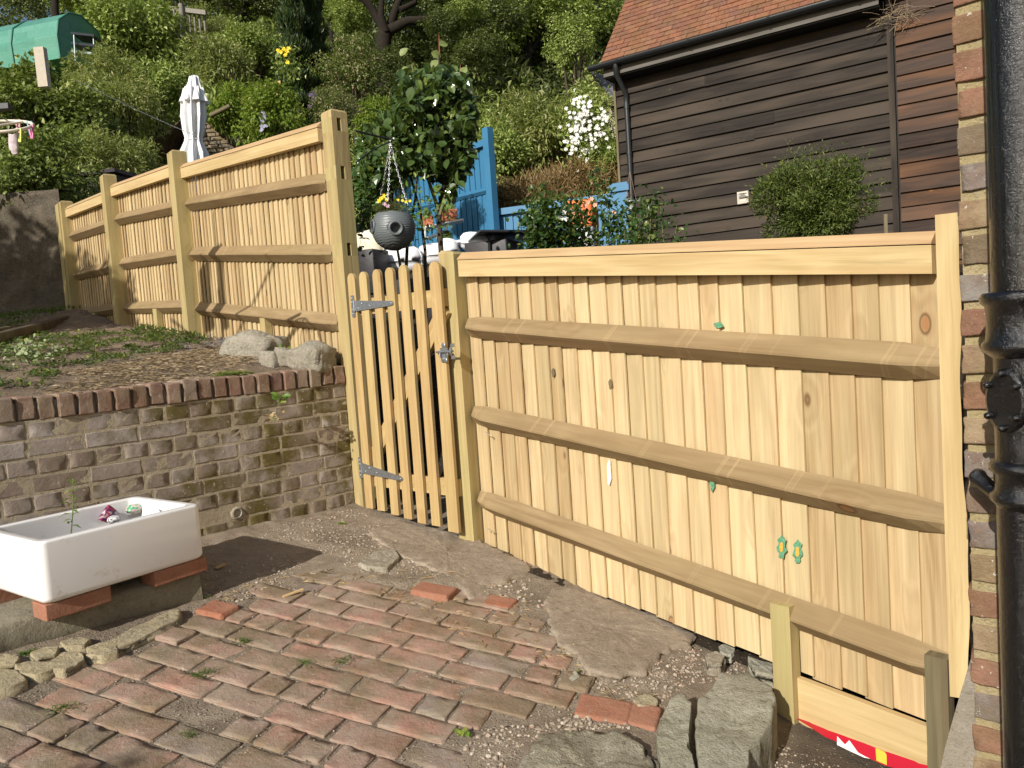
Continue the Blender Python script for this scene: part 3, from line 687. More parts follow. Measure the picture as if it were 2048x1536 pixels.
# ================================================================== BRICK PAVING
PB = brickmat('paving_brick', [(.42, .24, .18), (.38, .26, .205), (.44, .255, .19), (.34, .255, .205), (.39, .265, .215), (.44, .265, .205), (.38, .23, .185), (.27, .245, .225), (.42, .25, .195)], dusty=.95, moss=.5, lime=.5, fine=70., bmp=.8)
LB = brickmat('loose_brick_red', [(.40, .17, .10), (.37, .15, .09), (.40, .18, .11)], dusty=.25, lime=.2, fine=80.)
OFF = {4: 0, 3: -.105, 2: -.171, 5: -.135, 6: -.551, 7: -.426, 8: -.288, 9: -.149, 0: -.764, -1: -.665, 1: -.03, -2: -.10, -3: -.02, -4: -.12, 10: -.06, 11: -.1}
mb = MB(); r = random.Random(3)
for v in range(-9, 15):
    u0 = OFF.get(v, r.uniform(-.2, 0)) % .225
    for j in range(-9, 9):
        parts = [(0, .215)] if r.random() > .12 else [(0, .102), (.112, .215)]
        for a, b in parts:
            uu = u0+.225*j+(a+b)/2; q = PO+pe*uu+pn*((v+.5)*.1125)
            q = q+pe*r.uniform(-.003, .003)+pn*r.uniform(-.002, .002)
            px, py = topx((q.x, q.y, gz(q.x, q.y)))
            if not inpoly(px, py, PAV): continue
            if r.random() < .012: continue
            rt = r.gauss(0, .012); X = (pe+pn*rt); X = V(X.x, X.y, GP[1]*X.x+GP[2]*X.y).normalized(); Y = V(pn.x, pn.y, GP[1]*pn.x+GP[2]*pn.y); Y = (Y-X*Y.dot(X)).normalized()
            tl = r.gauss(0, .007); Z = X.cross(Y); X = (X+Z*tl).normalized(); Y = (Y+Z*r.gauss(0, .011)).normalized(); Z = X.cross(Y).normalized()
            c = V(q.x, q.y, gz(q.x, q.y)-.028+max(-.003, r.gauss(0, .0018)))
            mb.rough(c, (b-a-.002, .1025+r.uniform(-.002, .002), .06), X, Y, Z, (12, 9, 3), .0035, .0022, 38, v*7+j, corner=.009, big=.001, bfs=11)
tag(mb.build('brick_paving', PB, origin=(0, 2, -1.15)), kind='structure')
for px, py, rot, up, lab, sz in ((868, 1188, -.15, .022, 'loose clean red brick at the far edge of the paving, nearest the gate', (.17, .10, .06)),
                             (436, 1224, -.30, .018, 'squarish red brick end beside the corner of the concrete plinth', (.125, .10, .06)),
                             (1000, 1206, -.28, .006, 'small red half brick at the paving edge beside the flat concrete slab', (.12, .10, .06))):
    p = onpl(px, py, GP); mb = MB(); a = th+rot*0
    X = V(math.cos(a), math.sin(a), -.12); Y = V(-math.sin(a), math.cos(a), .06)
    mb.rough(p+ZU*(up-.028), sz, X, Y, ZU, (8, 6, 3), .007, .003, 35, px, corner=.01, big=.003, bfs=12)
    tag(mb.build('brick', LB), lab, 'brick')
# the two bright bricks by the boulder
for px, py, w_, a, lab in ((1208, 1425, .165, -.30, 'bright red paving brick left of the cracked boulder, next to the dusty soil'), (1283, 1437, .11, -.36, 'short bright red brick touching the cracked boulder')):
    p = onpl(px, py, GP); mb = MB(); X = V(math.cos(a), math.sin(a), -.12); Y = V(-math.sin(a), math.cos(a), .09)
    mb.rough(p-ZU*.014, (w_, .115, .06), X, Y, ZU, (8, 6, 3), .008, .003, 35, px, corner=.012, big=.003, bfs=12)
    tag(mb.build('brick', LB), lab, 'brick')

# ================================================================== STONES AND CONCRETE
CONC = stonemat('aggregate_concrete', (.25, .20, .148), (.34, .28, .21), .5, (.45, .385, .295), (.13, .105, .08), 4., .7)
LUMP = stonemat('mossy_concrete', (.26, .23, .16), (.35, .32, .24), .9, (.42, .40, .32), (.06, .055, .03), 6., 1.1)
BOUL = stonemat('boulder_stone', (.31, .29, .215), (.42, .40, .32), .6, (.44, .43, .37), (.07, .07, .045), 5., 1.)
YST = stonemat('sandstone', (.50, .42, .26), (.38, .33, .23), .6, (.50, .44, .31), (.10, .085, .05), 8., 1.)
PST = stonemat('pale_stone', (.42, .38, .30), (.33, .29, .22), .7, (.58, .54, .45), (.10, .085, .06), 7., 1.)
def stone(name, px, h, mat, lab, cat, pl=GP, up=-.02, grp=None, **kw):
    mb = MB(); mb.slab([onpl(x, y, pl, up+h)-ZU*h for x, y in px][::-1], h, seed=len(px)+px[0][0]*.13, **kw)
    return tag(mb.build(name, mat), lab, cat, grp)
stone('concrete_slab', [(1090, 1192), (1110, 1172), (1150, 1174), (1290, 1222), (1398, 1268), (1385, 1283), (1325, 1305), (1285, 1350), (1240, 1352), (1165, 1335), (1150, 1305), (1118, 1284), (1098, 1240)], .040, CONC,
      'flat broken slab of rough concrete lying along the foot of the low fence', 'slab', amp=.006, taper=.99, jit=.022, m=170)
stone('concrete_path', [(740, 1062), (800, 1040), (930, 1070), (985, 1092), (1065, 1128), (1050, 1150), (985, 1172), (935, 1190), (900, 1150), (850, 1130), (800, 1110), (760, 1085)], .034, CONC,
      'crumbling pale concrete threshold on the ground in front of the gate', 'path', amp=.010, taper=1.10, jit=.03, m=130)
stone('stone', [(715, 1128), (748, 1100), (790, 1098), (800, 1110), (775, 1135), (735, 1135)], .045, PST, 'flat tan rubble stone in the soil between gate and paving', 'stone', jit=.006)
bo = thing('boulder', 'large cracked grey boulder with pale lichen leaning by the fence foot', 'boulder', onpl(1440, 1480, GP, -.05))
mb = MB(); mb.slab([onpl(x, y, GP, .085)-ZU*.16 for x, y in [(1395, 1400), (1440, 1345), (1500, 1340), (1545, 1365), (1552, 1400), (1540, 1450), (1500, 1500), (1492, 1600), (1392, 1600), (1402, 1540), (1390, 1490), (1392, 1440)]][::-1], .16, seed=3, amp=.012, taper=.98, jit=.014, edge=.02, m=110, fs_=6); mb.build('main_block', BOUL, bo)
mb = MB(); mb.slab([onpl(x, y, GP, .06)-ZU*.14 for x, y in [(1318, 1430), (1340, 1395), (1370, 1383), (1384, 1400), (1380, 1450), (1378, 1490), (1392, 1530), (1384, 1600), (1316, 1600), (1322, 1530), (1312, 1480)]][::-1], .14, seed=8, amp=.012, taper=.98, jit=.014, edge=.02, m=100, fs_=7); mb.build('split_block', BOUL, bo)
stone('concrete_lump', [(1020, 1600), (1030, 1530), (1070, 1480), (1130, 1462), (1230, 1462), (1290, 1480), (1302, 1520), (1290, 1600)], .07, LUMP, 'dark mossy lump of pebbly concrete at the bottom edge beside the boulder', 'concrete', amp=.02, jit=.02, edge=.03, m=90, taper=1.02)
stone('stone', [(1410, 1310), (1432, 1303), (1450, 1312), (1440, 1326), (1414, 1326)], .045, PST, 'small pale oval stone in the soil just above the big boulder', 'stone', jit=.004, edge=.02)
stone('stone', [(1436, 1290), (1455, 1286), (1470, 1296), (1462, 1308), (1440, 1304)], .035, BOUL, 'small grey stone tight against the foot of the low fence', 'stone', jit=.004, edge=.015)
stone('stone', [(1495, 1310), (1545, 1325), (1548, 1352), (1510, 1345)], .05, BOUL, 'grey stone half buried under the boards above the boulder', 'stone', jit=.008, edge=.02)
stone('stone', [(1265, 1395), (1290, 1385), (1316, 1395), (1312, 1412), (1275, 1408)], .045, YST, 'pale yellow stone chunk left of the split boulder', 'stone', jit=.008, edge=.02)
stone('stone', [(1130, 1350), (1150, 1342), (1160, 1352), (1145, 1362)], .03, BOUL, 'small blue grey chip beside the corner of the concrete slab', 'stone', jit=.004, edge=.01)
cob = [([(165, 1308), (215, 1280), (300, 1240), (345, 1215), (362, 1216), (358, 1238), (300, 1265), (245, 1292), (190, 1312)], 'long flat yellowish edging stone below the concrete plinth'),
       ([(98, 1322), (125, 1303), (165, 1303), (170, 1318), (130, 1340), (104, 1338)], 'round yellow cobble in the middle of the stone edging'),
       ([(28, 1328), (60, 1320), (100, 1322), (108, 1338), (72, 1352), (40, 1346)], 'grey cobble left of the round yellow cobble'),
       ([(-60, 1350), (0, 1335), (35, 1338), (56, 1358), (20, 1376), (-50, 1390)], 'large yellow cobble cut by the left edge of the picture'),
       ([(62, 1305), (90, 1292), (120, 1292), (112, 1306), (75, 1316)], 'small dark cobble against the plinth near the grass tuft'),
       ([(172, 1294), (200, 1284), (236, 1288), (238, 1304), (205, 1314), (178, 1308)], 'pale cobble under the long flat edging stone'),
       ([(120, 1284), (150, 1274), (182, 1278), (168, 1290), (130, 1294)], 'narrow brown cobble tucked beneath the plinth edge'),
       ([(-40, 1318), (10, 1308), (42, 1312), (28, 1328), (-30, 1332)], 'flat brown cobble at the left under the plinth')]
for px, lab in cob: stone('cobble', px, .045, YST, lab, 'cobble', grp='cobbles edging the plinth', jit=.006, edge=.014, amp=.006, m=44)
# concrete plinth under the sink
pa, pb = onpl(0, 1310), onpl(405, 1200); pd = (pb-pa); pd.z = 0; pd.normalize(); pnn = V(-pd.y, pd.x, 0)
mb = MB(); L0 = -1.2; L1 = (V(pb.x, pb.y, 0)-V(pa.x, pa.y, 0)).length+.0
o = V(pa.x, pa.y, 0)
secs = []
for i in range(70):
    t = L0+(L1-L0)*i/69; e = .012*nz((t*5, 0, 0), 1)+.006*nz((t*5, 3, 0), 4)-(.02*max(0, (t-L1+.08)/.08))
    zb, zt = -1.0, -.842+.003*nz((t*3, 2, 1), 2)
    secs.append([o+pd*t+pnn*(0+e)+ZU*zb, o+pd*t+pnn*(.01+e*.6)+ZU*(zt-.05), o+pd*t+pnn*(.012+e*.3)+ZU*(zt-.01), o+pd*t+pnn*.022+ZU*zt, o+pd*t+pnn*.3+ZU*zt, o+pd*t+pnn*.56+ZU*(zt), o+pd*t+pnn*.56+ZU*zb])
mb.sections(secs, True, True, True); tag(mb.build('concrete_plinth', stonemat('plinth_concrete', (.27, .24, .18), (.21, .19, .13), .35, (.36, .33, .25), (.09, .08, .05), 5., .6)), 'low concrete plinth carrying the sink in front of the brick wall', 'plinth')

# ================================================================== SINK
ex, ey = V(.583, .813, 0), V(-.813, .583, 0); S0 = V(-1.575, 2.475, 0); SL, SWd, SZ0, SZ1 = .585, .47, -.789, -.577
def rr(L, W, rad, z, inset=0., k=7):
    pts = []; L0_, L1_, W0_, W1_ = inset, L-inset, inset, W-inset; rad = max(.004, rad)
    for cx, cy, a0 in ((L1_-rad, W0_+rad, -90), (L1_-rad, W1_-rad, 0), (L0_+rad, W1_-rad, 90), (L0_+rad, W0_+rad, 180)):
        for i in range(k+1):
            a = math.radians(a0+90*i/k); pts.append(S0+ex*(cx+math.cos(a)*rad)+ey*(cy+math.sin(a)*rad)+ZU*z)
    return pts
CER, nt, b = newmat('glazed_white_ceramic'); P_ = geo(nt).outputs['Position']
dn = ramp(nt, noise(nt, P_, 14., 6, .75), [(.60, 0.), (.72, 1.)]); dz_ = ramp(nt, NN(nt, 'SeparateXYZ', {0: P_}).outputs[2], [(0, 0.), (1, 0.)])
setb(nt, b, Base_Color=mixc(nt, mth(nt, 'MULTIPLY', dn, .45), (.82, .81, .80), (.45, .38, .30)), Roughness=.12); b.inputs['Specular IOR Level'].default_value = .5
b.inputs['Coat Weight'].default_value = .3
sk = thing('sink_planter', 'white ceramic butler sink reused as a planter on red bricks', 'sink', S0+ex*.29+ey*.23+ZU*SZ0)
mb = MB(); R1 = .028
secs = [rr(SL, SWd, .01, SZ0, .03)]
for i in range(6):
    a = math.radians(90*i/5); secs.append(rr(SL, SWd, R1, SZ0+.02*(1-math.sin(a)), .02*(1-math.cos(a))))
secs[1:] = [rr(SL, SWd, R1, SZ0+.02-.02*math.cos(math.radians(90*i/5)), .02-.02*math.sin(math.radians(90*i/5))) for i in range(6)]
for i in range(6): 
    a = math.radians(90*i/5); secs.append(rr(SL, SWd, R1, SZ1-.010+.010*math.sin(a), .010-.010*math.cos(a)))
for i in range(1, 6):
    a = math.radians(90*i/5); secs.append(rr(SL, SWd, R1, SZ1-.008+.008*math.cos(a), .028+.008*math.sin(a)))
secs += [rr(SL, SWd, .035, SZ1-.12, .040), rr(SL, SWd, .03, SZ1-.165, .05), rr(SL, SWd, .03, SZ1-.175, .075)]
mb.sections(secs, True, True, True); mb.build('basin', CER, sk)
mb = MB(); mb.sections([[p+ZU*.004*nz(p, 30) for p in rr(SL, SWd, .03, SZ1-.135+.012*f, .045+(.19*(1-f) if f < 1 else 0))] for f in (1, .8, .5, .2)], True, True, True); mb.build('compost', DKS, sk)
for cx, cy, dx, dy, lab in ((.10, .055, .215, .10, 'red support brick under the near front corner of the sink'), (.475, .055, .215, .10, 'red support brick under the right front end of the sink'),
                           (.10, .43, .215, .10, 'red support brick under the back left corner of the sink'), (.475, .43, .215, .10, 'red support brick under the back right corner of the sink')):
    mb = MB(); mb.rough(S0+ex*(cx+.012)+ey*(cy+.005)+ZU*(SZ0-.0285), (dx, dy, .056), ex, ey, ZU, (9, 7, 6), .003, .0012, 40, cx, corner=.003)
    tag(mb.build('support_brick', LB), lab, 'brick', 'bricks under the sink')
LFG = leafmat('young_leaf', (.10, .20, .03), (.20, .32, .06), trans=.4); STEM = plain('stem_brown', (.10, .07, .035), .8); STG = plain('stem_green', (.12, .17, .05), .7)
def sprig(name, lab, base, top, n, L, W, mat, seed, cat='plant', grp=None, spread=1., stem=.0022):
    root = thing(name, lab, cat, base, grp); r = random.Random(seed); base, top = Vector(base), Vector(top); mb = MB()
    mb.tube([base, base.lerp(top, .5)+V(.004, 0, 0), top], [stem, stem*.8, stem*.5], 6); mb.build('stem', STG, root)
    P = []; D = []
    for i in range(n):
        t = .25+.75*i/(n-1); a = i*2.4+r.uniform(-.4, .4); P.append(base.lerp(top, t)); D.append((math.cos(a)*spread, math.sin(a)*spread, r.uniform(-.1, .7)+(t > .85)*.6))
    v, f = leaves(np.array([list(p) for p in P]), np.array(D, float), np.array([[0, 0, 1.]]*n)+np.random.RandomState(seed).normal(0, .2, (n, 3)), np.array([L*r.uniform(.6, 1.1) for _ in range(n)]), np.array([W*r.uniform(.7, 1.1) for _ in range(n)]), .3)
    npmesh('foliage', v, f, 4, mat, root, base); return root
pb_ = onpl(141, 1080, (SZ1-.06, 0, 0)); pt_ = at(146, 962, pb_.y)
sprig('seedling', 'small upright leafy seedling growing in the white sink', pb_, pt_, 16, .045, .018, LFG, 4, stem=.0024)
# ornaments in the sink
def orn(px, py, rad, cols, name, lab, cat, sy=1.):
    m, nt, b = newmat(name+'_paint'); g = geo(nt); v1 = NN(nt, 'TexVoronoi', {'Vector': g.outputs['Position'], 'Scale': 90.})
    setb(nt, b, Base_Color=ramp(nt, NN(nt, 'SeparateXYZ', {0: v1.outputs['Color']}).outputs[0], [(i/len(cols), c) for i, c in enumerate(cols)], 'CONSTANT'), Roughness=.35)
    p = onpl(px, py, (SZ1-.045, 0, 0)); return m, p
m_, p = orn(213, 1033, .03, [(.15, .02, .06), (.35, .03, .08), (.04, .04, .12), (.45, .30, .32), (.10, .02, .10)], 'patterned_cup', '', '')
cu = thing('cup', 'dark red patterned china cup lying tipped over in the sink', 'cup', p); ax_ = V(-.62, -.35, .55).normalized()
mb = MB(); mb.lathe([(.0001, -.045), (.016, -.045), (.028, -.03), (.034, 0), (.034, .012), (.031, .012), (.029, -.005), (.020, -.03), (.0001, -.036)], p+ZU*.012, 24, ax_); mb.build('bowl', m_, cu)
mb = MB(); mb.lathe([(.0305, -.002), (.027, -.022), (.0001, -.033)], p+ZU*.0125, 24, ax_); mb.build('inside', plain('china_white', (.7, .7, .7), .2), cu)
m_, p = orn(272, 1020, .03, [(.55, .50, .42), (.10, .42, .20), (.60, .42, .45), (.62, .58, .50), (.55, .5, .45)], 'painted_pebble', '', '')
mb = MB(); mb.rough(p+ZU*.006, (.075, .055, .04), ex, ey, ZU, (8, 8, 8), .0195, .001, 20, 3); tag(mb.build('painted_stone', m_), 'pale egg-shaped painted stone with a green patch in the sink', 'stone')
p = onpl(228, 1042, (SZ1-.045, 0, 0)); mb = MB(); mb.rough(p+ZU*.006, (.05, .03, .03), ex, ey, ZU, (6, 6, 6), .0145, .002, 30, 5); tag(mb.build('ornament', plain('white_china', (.75, .74, .76), .2)), 'little white china ornament in front of the dark red cup', 'ornament')
SHELLM = plain('shell', (.62, .58, .52), .5, var=.2, sc_=80)
p = onpl(307, 1016, (SZ1-.045, 0, 0)); sh = []
mb = MB()
for k in range(6):
    a = k*.5-.4; mb.tube([p+ZU*.002, p+V(math.cos(a)*.014, .002, .012+math.sin(a+.6)*.012), p+V(math.cos(a)*.026, .004, .014+math.sin(a+.6)*.026)], [.005, .003, .0006], 6)
tag(mb.build('seashell', SHELLM), 'spiky pale seashell at the right end of the sink', 'shell')
p = onpl(329, 1012, (SZ1-.045, 0, 0)); mb = MB(); mb.lathe([(.0001, -.02), (.008, -.016), (.014, -.006), (.0135, .004), (.009, .012), (.0001, .02)], p+ZU*.004, 14, V(.8, .4, .5)); tag(mb.build('snail_shell', plain('brown_shell', (.35, .24, .16), .5, var=.4, sc_=120)), 'brown snail shell beside the spiky seashell', 'shell')
# litter on the ground
SPL = wood('splinter_wood', (.62, .46, .24), (.45, .3, .14), green=.1)
for px, py, L, a, w_, lab in ((586, 1186, .085, .65, .014, 'pale wood splinter lying on the soil above the paving'), (441, 1132, .05, 1.0, .018, 'cut wood offcut lying in the shadow of the sink'), (1136, 1292, .045, .25, .012, 'pale wood chip beside the concrete slab corner')):
    p = onpl(px, py, GP, .012); mb = MB(); X = V(math.cos(a), math.sin(a), .1).normalized(); Y = X.cross(ZU).normalized(); mb.box(p, (L, w_, .006), X, Y, ZU, 0); tag(mb.build('wood_offcut', SPL), lab, 'wood offcut')
# red sack poking out under the gravel board
m, nt, b = newmat('sack_plastic'); setb(nt, b, Base_Color=(.42, .01, .025), Roughness=.3)
sk2 = thing('plastic_sack', 'red plastic sack edge showing under the gravel board of the low fence', 'sack', onpl(1700, 1490))
def strip(px, lift, mat, name, par):
    mb = MB(); A = []
    for x, y0, y1 in px:
        q0 = onv(x, y0, RP+rn*.02, rdd); q1 = onv(x, y1, RP+rn*.05, rdd)
        A.append([RP+rn*(.022+lift)+rdd*q0[0]+ZU*q0[1], RP+rn*(.05+lift+.004*math.sin(x*.2))+rdd*q1[0]+ZU*q1[1]])
    mb.sections(A, False, False, True); return mb.build(name, mat, par)
strip([(1594, 1433, 1440), (1620, 1442, 1455), (1650, 1454, 1474), (1690, 1468, 1492), (1730, 1482, 1512), (1770, 1498, 1530), (1830, 1518, 1545), (1880, 1530, 1570)], 0, m, 'film', sk2)
strip([(1676, 1466, 1488), (1700, 1474, 1500), (1730, 1484, 1514), (1752, 1494, 1520)], .003, plain('sack_label', (.75, .75, .72), .4), 'white_label', sk2)
strip([(1753, 1494, 1521), (1775, 1503, 1529)], .0045, plain('sack_yellow', (.70, .45, .05), .4), 'yellow_patch', sk2)

# ================================================================== BRICK HOUSE CORNER WITH DRAINPIPE
HB = brickmat('house_brick', [(.25, .12, .08), (.25, .245, .23), (.33, .25, .15), (.19, .16, .12), (.28, .14, .09), (.20, .195, .19)], moss=.4, lime=.9, dusty=.15, fine=90.)
HM = soilmat('lime_mortar', (.36, .29, .15), (.42, .35, .21), (.30, .25, .14), 8, .7, .3)
H0 = V(.968, 1.65, 0); hu = V(.80, -.60, 0); hn = V(-.60, -.80, 0); hs = V(.60, .80, 0)
hz = thing('house_corner', 'corner of an old house in mottled red, grey and yellow brick', 'house', (1.35, 1.5, -1.5))
mb = MB(); r = random.Random(21)
for k in range(62):
    z = -1.5+.0765*k; s = 0; first = .102 if k % 2 else .215
    while s < 1.6:
        l = first if s == 0 else .215; x = r.uniform(-.004, .004)
        c = H0+hu*(s+l/2+(x if s == 0 else 0))+hs*.055+hn*(r.uniform(-.002, .004))+ZU*(z+r.uniform(-.003, .003))
        mb.rough(c, (l, .11, .061+r.uniform(-.004, .004)), hu, hs, ZU, (9, 2, 7), .0035, .003, 34, k+s, corner=.008, big=.001, bfs=10); s += l+.013
    s = .12
    while s < 1.3:
        c = H0+hu*.055+hs*(s+.1075)+ZU*z; mb.rough(c, (.11, .2, .062), hu, hs, ZU, (2, 5, 3), .006, .003, 26, k+s, corner=.008); s += .215
mb.build('brickwork', HB, hz)
mb = MB(); mb.sections([[H0+hu*(.005+.002*nz((i*.1, 0, 0), 9))+hs*(.006)+ZU*z for z in (0,)][0:0] or [] for i in range(0)] or [[H0, H0, H0], [H0, H0, H0]], True, False, False) if False else None
mb.box(H0+hu*.8+hs*.66+ZU*.80, (1.588, 1.308, 4.7), hu, hs, ZU); mb.build('mortar_bed', HM, hz)
REN = stonemat('cement_render', (.30, .265, .22), (.24, .21, .165), .3, (.36, .33, .28), (.12, .10, .08), 5., .6)
mb = MB(); secs = []
for z, o in ((-1.6, .17), (-1.3, .11), (-1.15, .085), (-1.0, .055), (-.90, .03), (-.80, .004)):
    secs.append([H0-hu*o-hs*(.0)+hn*.0-hu*0+ZU*z+hs*.12*0+(-hu*o*.0), H0-hu*o*.9-hn*.0+hs*1.2+ZU*z, H0+hu*.01+hs*1.2+ZU*z, H0+hu*.01+hs*.01+ZU*z])
mb.sections(secs, True, True, False); mb.build('render_skirt', REN, hz)
BLK, nt, b = newmat('black_gloss_paint'); P_ = geo(nt).outputs['Position']; n1 = noise(nt, P_, 55., 4, .6); n2 = noise(nt, P_, 260., 3, .7)
setb(nt, b, Base_Color=mixc(nt, ramp(nt, n2, [(.62, 0.), (.72, 1.)]), (.003, .003, .0035), (.05, .045, .035)), Roughness=.2); b.inputs['Specular IOR Level'].default_value = .5; b.inputs['Coat Weight'].default_value = .6; b.inputs['Coat Roughness'].default_value = .08
bump(nt, b, mth(nt, 'ADD', n1, mth(nt, 'MULTIPLY', n2, .5)), 1., .004)
DP = V(at(2045, 300, 1.46).x, 1.46, 0); dp = thing('drainpipe', 'thick black-painted cast iron soil pipe with collars on the brick corner', 'pipe', (DP.x, DP.y, -1.5))
zz = lambda y: at(2030, y, 1.46).z
mb = MB(); prof = [(.056, 2.6), (.056, zz(560))]; mb.lathe([(.056, -1.5), (.057, zz(980)), (.056, zz(700)), (.057, zz(560)), (.056, zz(200)), (.057, 1.4), (.056, 2.6)], DP, 40); mb.build('pipe', BLK, dp)
for ya, yb, R in ((585, 705, .066), (925, 1010, .058)):
    za, zb = zz(ya), zz(yb); mb = MB()
    mb.lathe([(.054, za+.004), (R+.006, za+.002), (R+.011, za-.006), (R+.010, za-.016), (R+.002, za-.024), (R, (za+zb)/2), (R+.002, zb+.026), (R+.009, zb+.018), (R+.010, zb+.008), (R+.002, zb), (.054, zb-.012)], DP, 40); mb.build('collar', BLK, dp)
bd = V(-.80, -.25, 0).normalized(); za = zz(728); zb = zz(868)
mb = MB(); c = DP+bd*.062+ZU*(za+zb)/2; 
mb.sections([[c+bd*x+V(-bd.y, bd.x, 0)*math.cos(a)*w_+ZU*math.sin(a)*h_ for a in np.linspace(0, 6.283, 25)[:-1]] for x, w_, h_ in ((-.05, .040, .058), (-.02, .038, .056), (-.012, .037, .054), (-.011, .042, .062), (-.002, .041, .061), (.0, .036, .052))], True, True, True)
ap = mb.build('access_door', BLK, dp)
for a in (.6, 1.57, 2.54, -.6, -1.57, -2.54):
    mb = MB(); mb.lathe([(.007, 0), (.007, .014), (.004, .017), (.0001, .017)], c+V(-bd.y, bd.x, 0)*math.cos(a)*.035+ZU*math.sin(a)*.052-bd*.004, 6, bd)
    mb.build('bolt', BLK, ap)
e0 = at(1955, 955, 1.58); mb = MB(); mb.lathe([(.0001, .008), (.013, .008), (.016, .004), (.016, -.02)], e0, 16, hn); mb.tube([e0, e0.lerp(V(DP.x, DP.y, zz(985)), .45)-ZU*.03, V(DP.x-.05, DP.y, zz(1000))], [.018, .014, .016], 10); mb.build('wall_bracket', BLK, dp)

# ================================================================== BARN
BT = V(1.66, 10.5, 0); bdv = V(.832, -.555, 0); bn = V(-.555, -.832, 0)
BARNW = wood('weathered_black_board', (.040, .032, .025), (.010, .008, .007), knotc=(.05, .04, .03), green=.7, greenc=(.078, .060, .044), knots=.6, var=.28, rough=.8, bmp=1., bands=.0)
BARNO = wood('worn_orange_board', (.075, .050, .038), (.022, .015, .012), knotc=(.2, .09, .03), green=.55, greenc=(.21, .10, .045), knots=.7, var=.6, rough=.8, bmp=1.)
bz = thing('weatherboarded_barn', 'black weatherboarded barn with red tiled roof and black gutter', 'barn', (2.5, 9.8, .3))
ZE = 3.20; SPL_ = onv(1787, 250, BT, bdv)[0]; r = random.Random(9)
mb = MB(); k = 0; z = ZE
while z > .2:
    s = 0; 
    while s < SPL_-.02:
        l = SPL_-s if r.random() < .6 else min(SPL_-s, r.uniform(1.2, 2.6)); jit = r.uniform(-.004, .004); sag = r.uniform(-.014, .014)
        def pt(ss, o, zz_): return BT+bdv*ss+bn*o+ZU*(zz_+sag*math.sin(3.1*ss/SPL_))
        m_ = 4
        for q in range(1):
            a_, b_ = s+.001, s+l-.001
            mb.hexa([pt(a_, .040+jit, z-.165), pt(b_, .040+jit, z-.165), pt(b_, .0, z-.165), pt(a_, .0, z-.165), pt(a_, .006+jit, z+.01), pt(b_, .006+jit, z+.01), pt(b_, -.004, z+.01), pt(a_, -.004, z+.01)], 0)
        s += l
    z -= .15
mb.build('wall', BARNW, bz)
mb = MB(); z = 4.9; 
while z > .2:
    def pt(ss, o, zz_): return BT+bdv*(SPL_+ss)+bn*o+ZU*zz_
    a_, b_ = .05, 4.; j_ = r.uniform(-.004, .004)
    mb.hexa([pt(a_, .044+j_, z-.175), pt(b_, .044+j_, z-.175), pt(b_, .0, z-.175), pt(a_, .0, z-.175), pt(a_, .012, z+.01), pt(b_, .012, z+.01), pt(b_, -.004, z+.01), pt(a_, -.004, z+.01)], 0); z -= .158
mb.build('worn_wall', BARNO, bz)
mb = MB(); mb.box(BT+bdv*SPL_+bn*.03+ZU*2.2, (.06, .07, 4.1), bdv, bn, ZU, 2); mb.build('corner_strip', BARNW, bz)
mb = MB(); mb.box(BT+bdv*(-.016)+bn*.005+ZU*1.7, (.03, .08, 3.1), bdv, bn, ZU, 2); mb.build('corner_strip', OLDW, bz)
mb = MB(); mb.box(BT+bdv*(SPL_/2-.02)-bn*.035*-1*0+bn*(-.03)+ZU*1.75, (SPL_, .04, 3.2), bdv, bn, ZU); mb.box(BT+bdv*(SPL_+1.6)+bn*(-.03)+ZU*2.1, (3.1, .04, 4.2), bdv, bn, ZU)
mb.box(BT+bdv*(SPL_+1.5)-bn*.06+ZU*3., (3.3, .04, 5.0), bdv, bn, ZU)
mb.box(BT+bdv*.015-bn*1.8+ZU*1.75, (.03, 3.5, 3.2), bdv, bn, ZU)
mb.build('inner_wall', plain('barn_dark', (.03, .026, .022), .9), bz)
# roof
pit = math.radians(50); rs = (-bn*math.cos(pit)+ZU*math.sin(pit)); rnm = (bn*math.sin(pit)+ZU*math.cos(pit))
E0 = at(1203, 126, 10.30)+bdv*.0; TILE = brickmat('clay_tile', [(.24, .092, .05), (.20, .08, .05), (.27, .11, .06), (.165, .075, .055), (.25, .115, .07)], moss=.3, lime=.5, dusty=.08, fine=40., pale=(.55, .5, .45), bmp=.5)
mb = MB(); LR = SPL_-.0
for row in range(30):
    s = -.165/2*(row % 2)
    while s < LR+.1:
        w_ = .163; a = max(s, -.0); 
        if s+w_ > .03:
            jz = r.uniform(0, .004); o = E0+bdv*a+rs*(row*.1-.02)+rnm*(.012+jz+0); ww = s+w_-a-.002
            tl = r.uniform(-.003, .003)
            P0_ = o; mb.hexa([P0_+rnm*.0, P0_+bdv*ww+rnm*tl, P0_+bdv*ww+rs*.2-rnm*.018, P0_+rs*.2-rnm*.018, P0_+rnm*.013, P0_+bdv*ww+rnm*(.013+tl), P0_+bdv*ww+rs*.2-rnm*.006, P0_+rs*.2-rnm*.006], 0)
        s += .166
rf_ = mb.build('roof', TILE, bz)
mb = MB(); mb.box(E0+bdv*LR/2+rs*1.5-rnm*.03, (LR, 3.1, .03), bdv, rs, rnm); mb.build('roof_deck', plain('roof_dark', (.04, .03, .025), .9), bz)
mb = MB(); gc = E0+bn*.05-ZU*.035
secs = []
for s_ in (-.16, LR+.1):
    secs.append([gc+bdv*s_+bn*math.cos(a)*.06+ZU*math.sin(a)*.06 for a in np.linspace(math.pi*1.02, 2*math.pi*.99, 12)]+[gc+bdv*s_+bn*math.cos(a)*.056+ZU*(math.sin(a)*.056+.003) for a in np.linspace(2*math.pi*.99, math.pi*1.02, 12)])
mb.sections(secs, True, True, True)
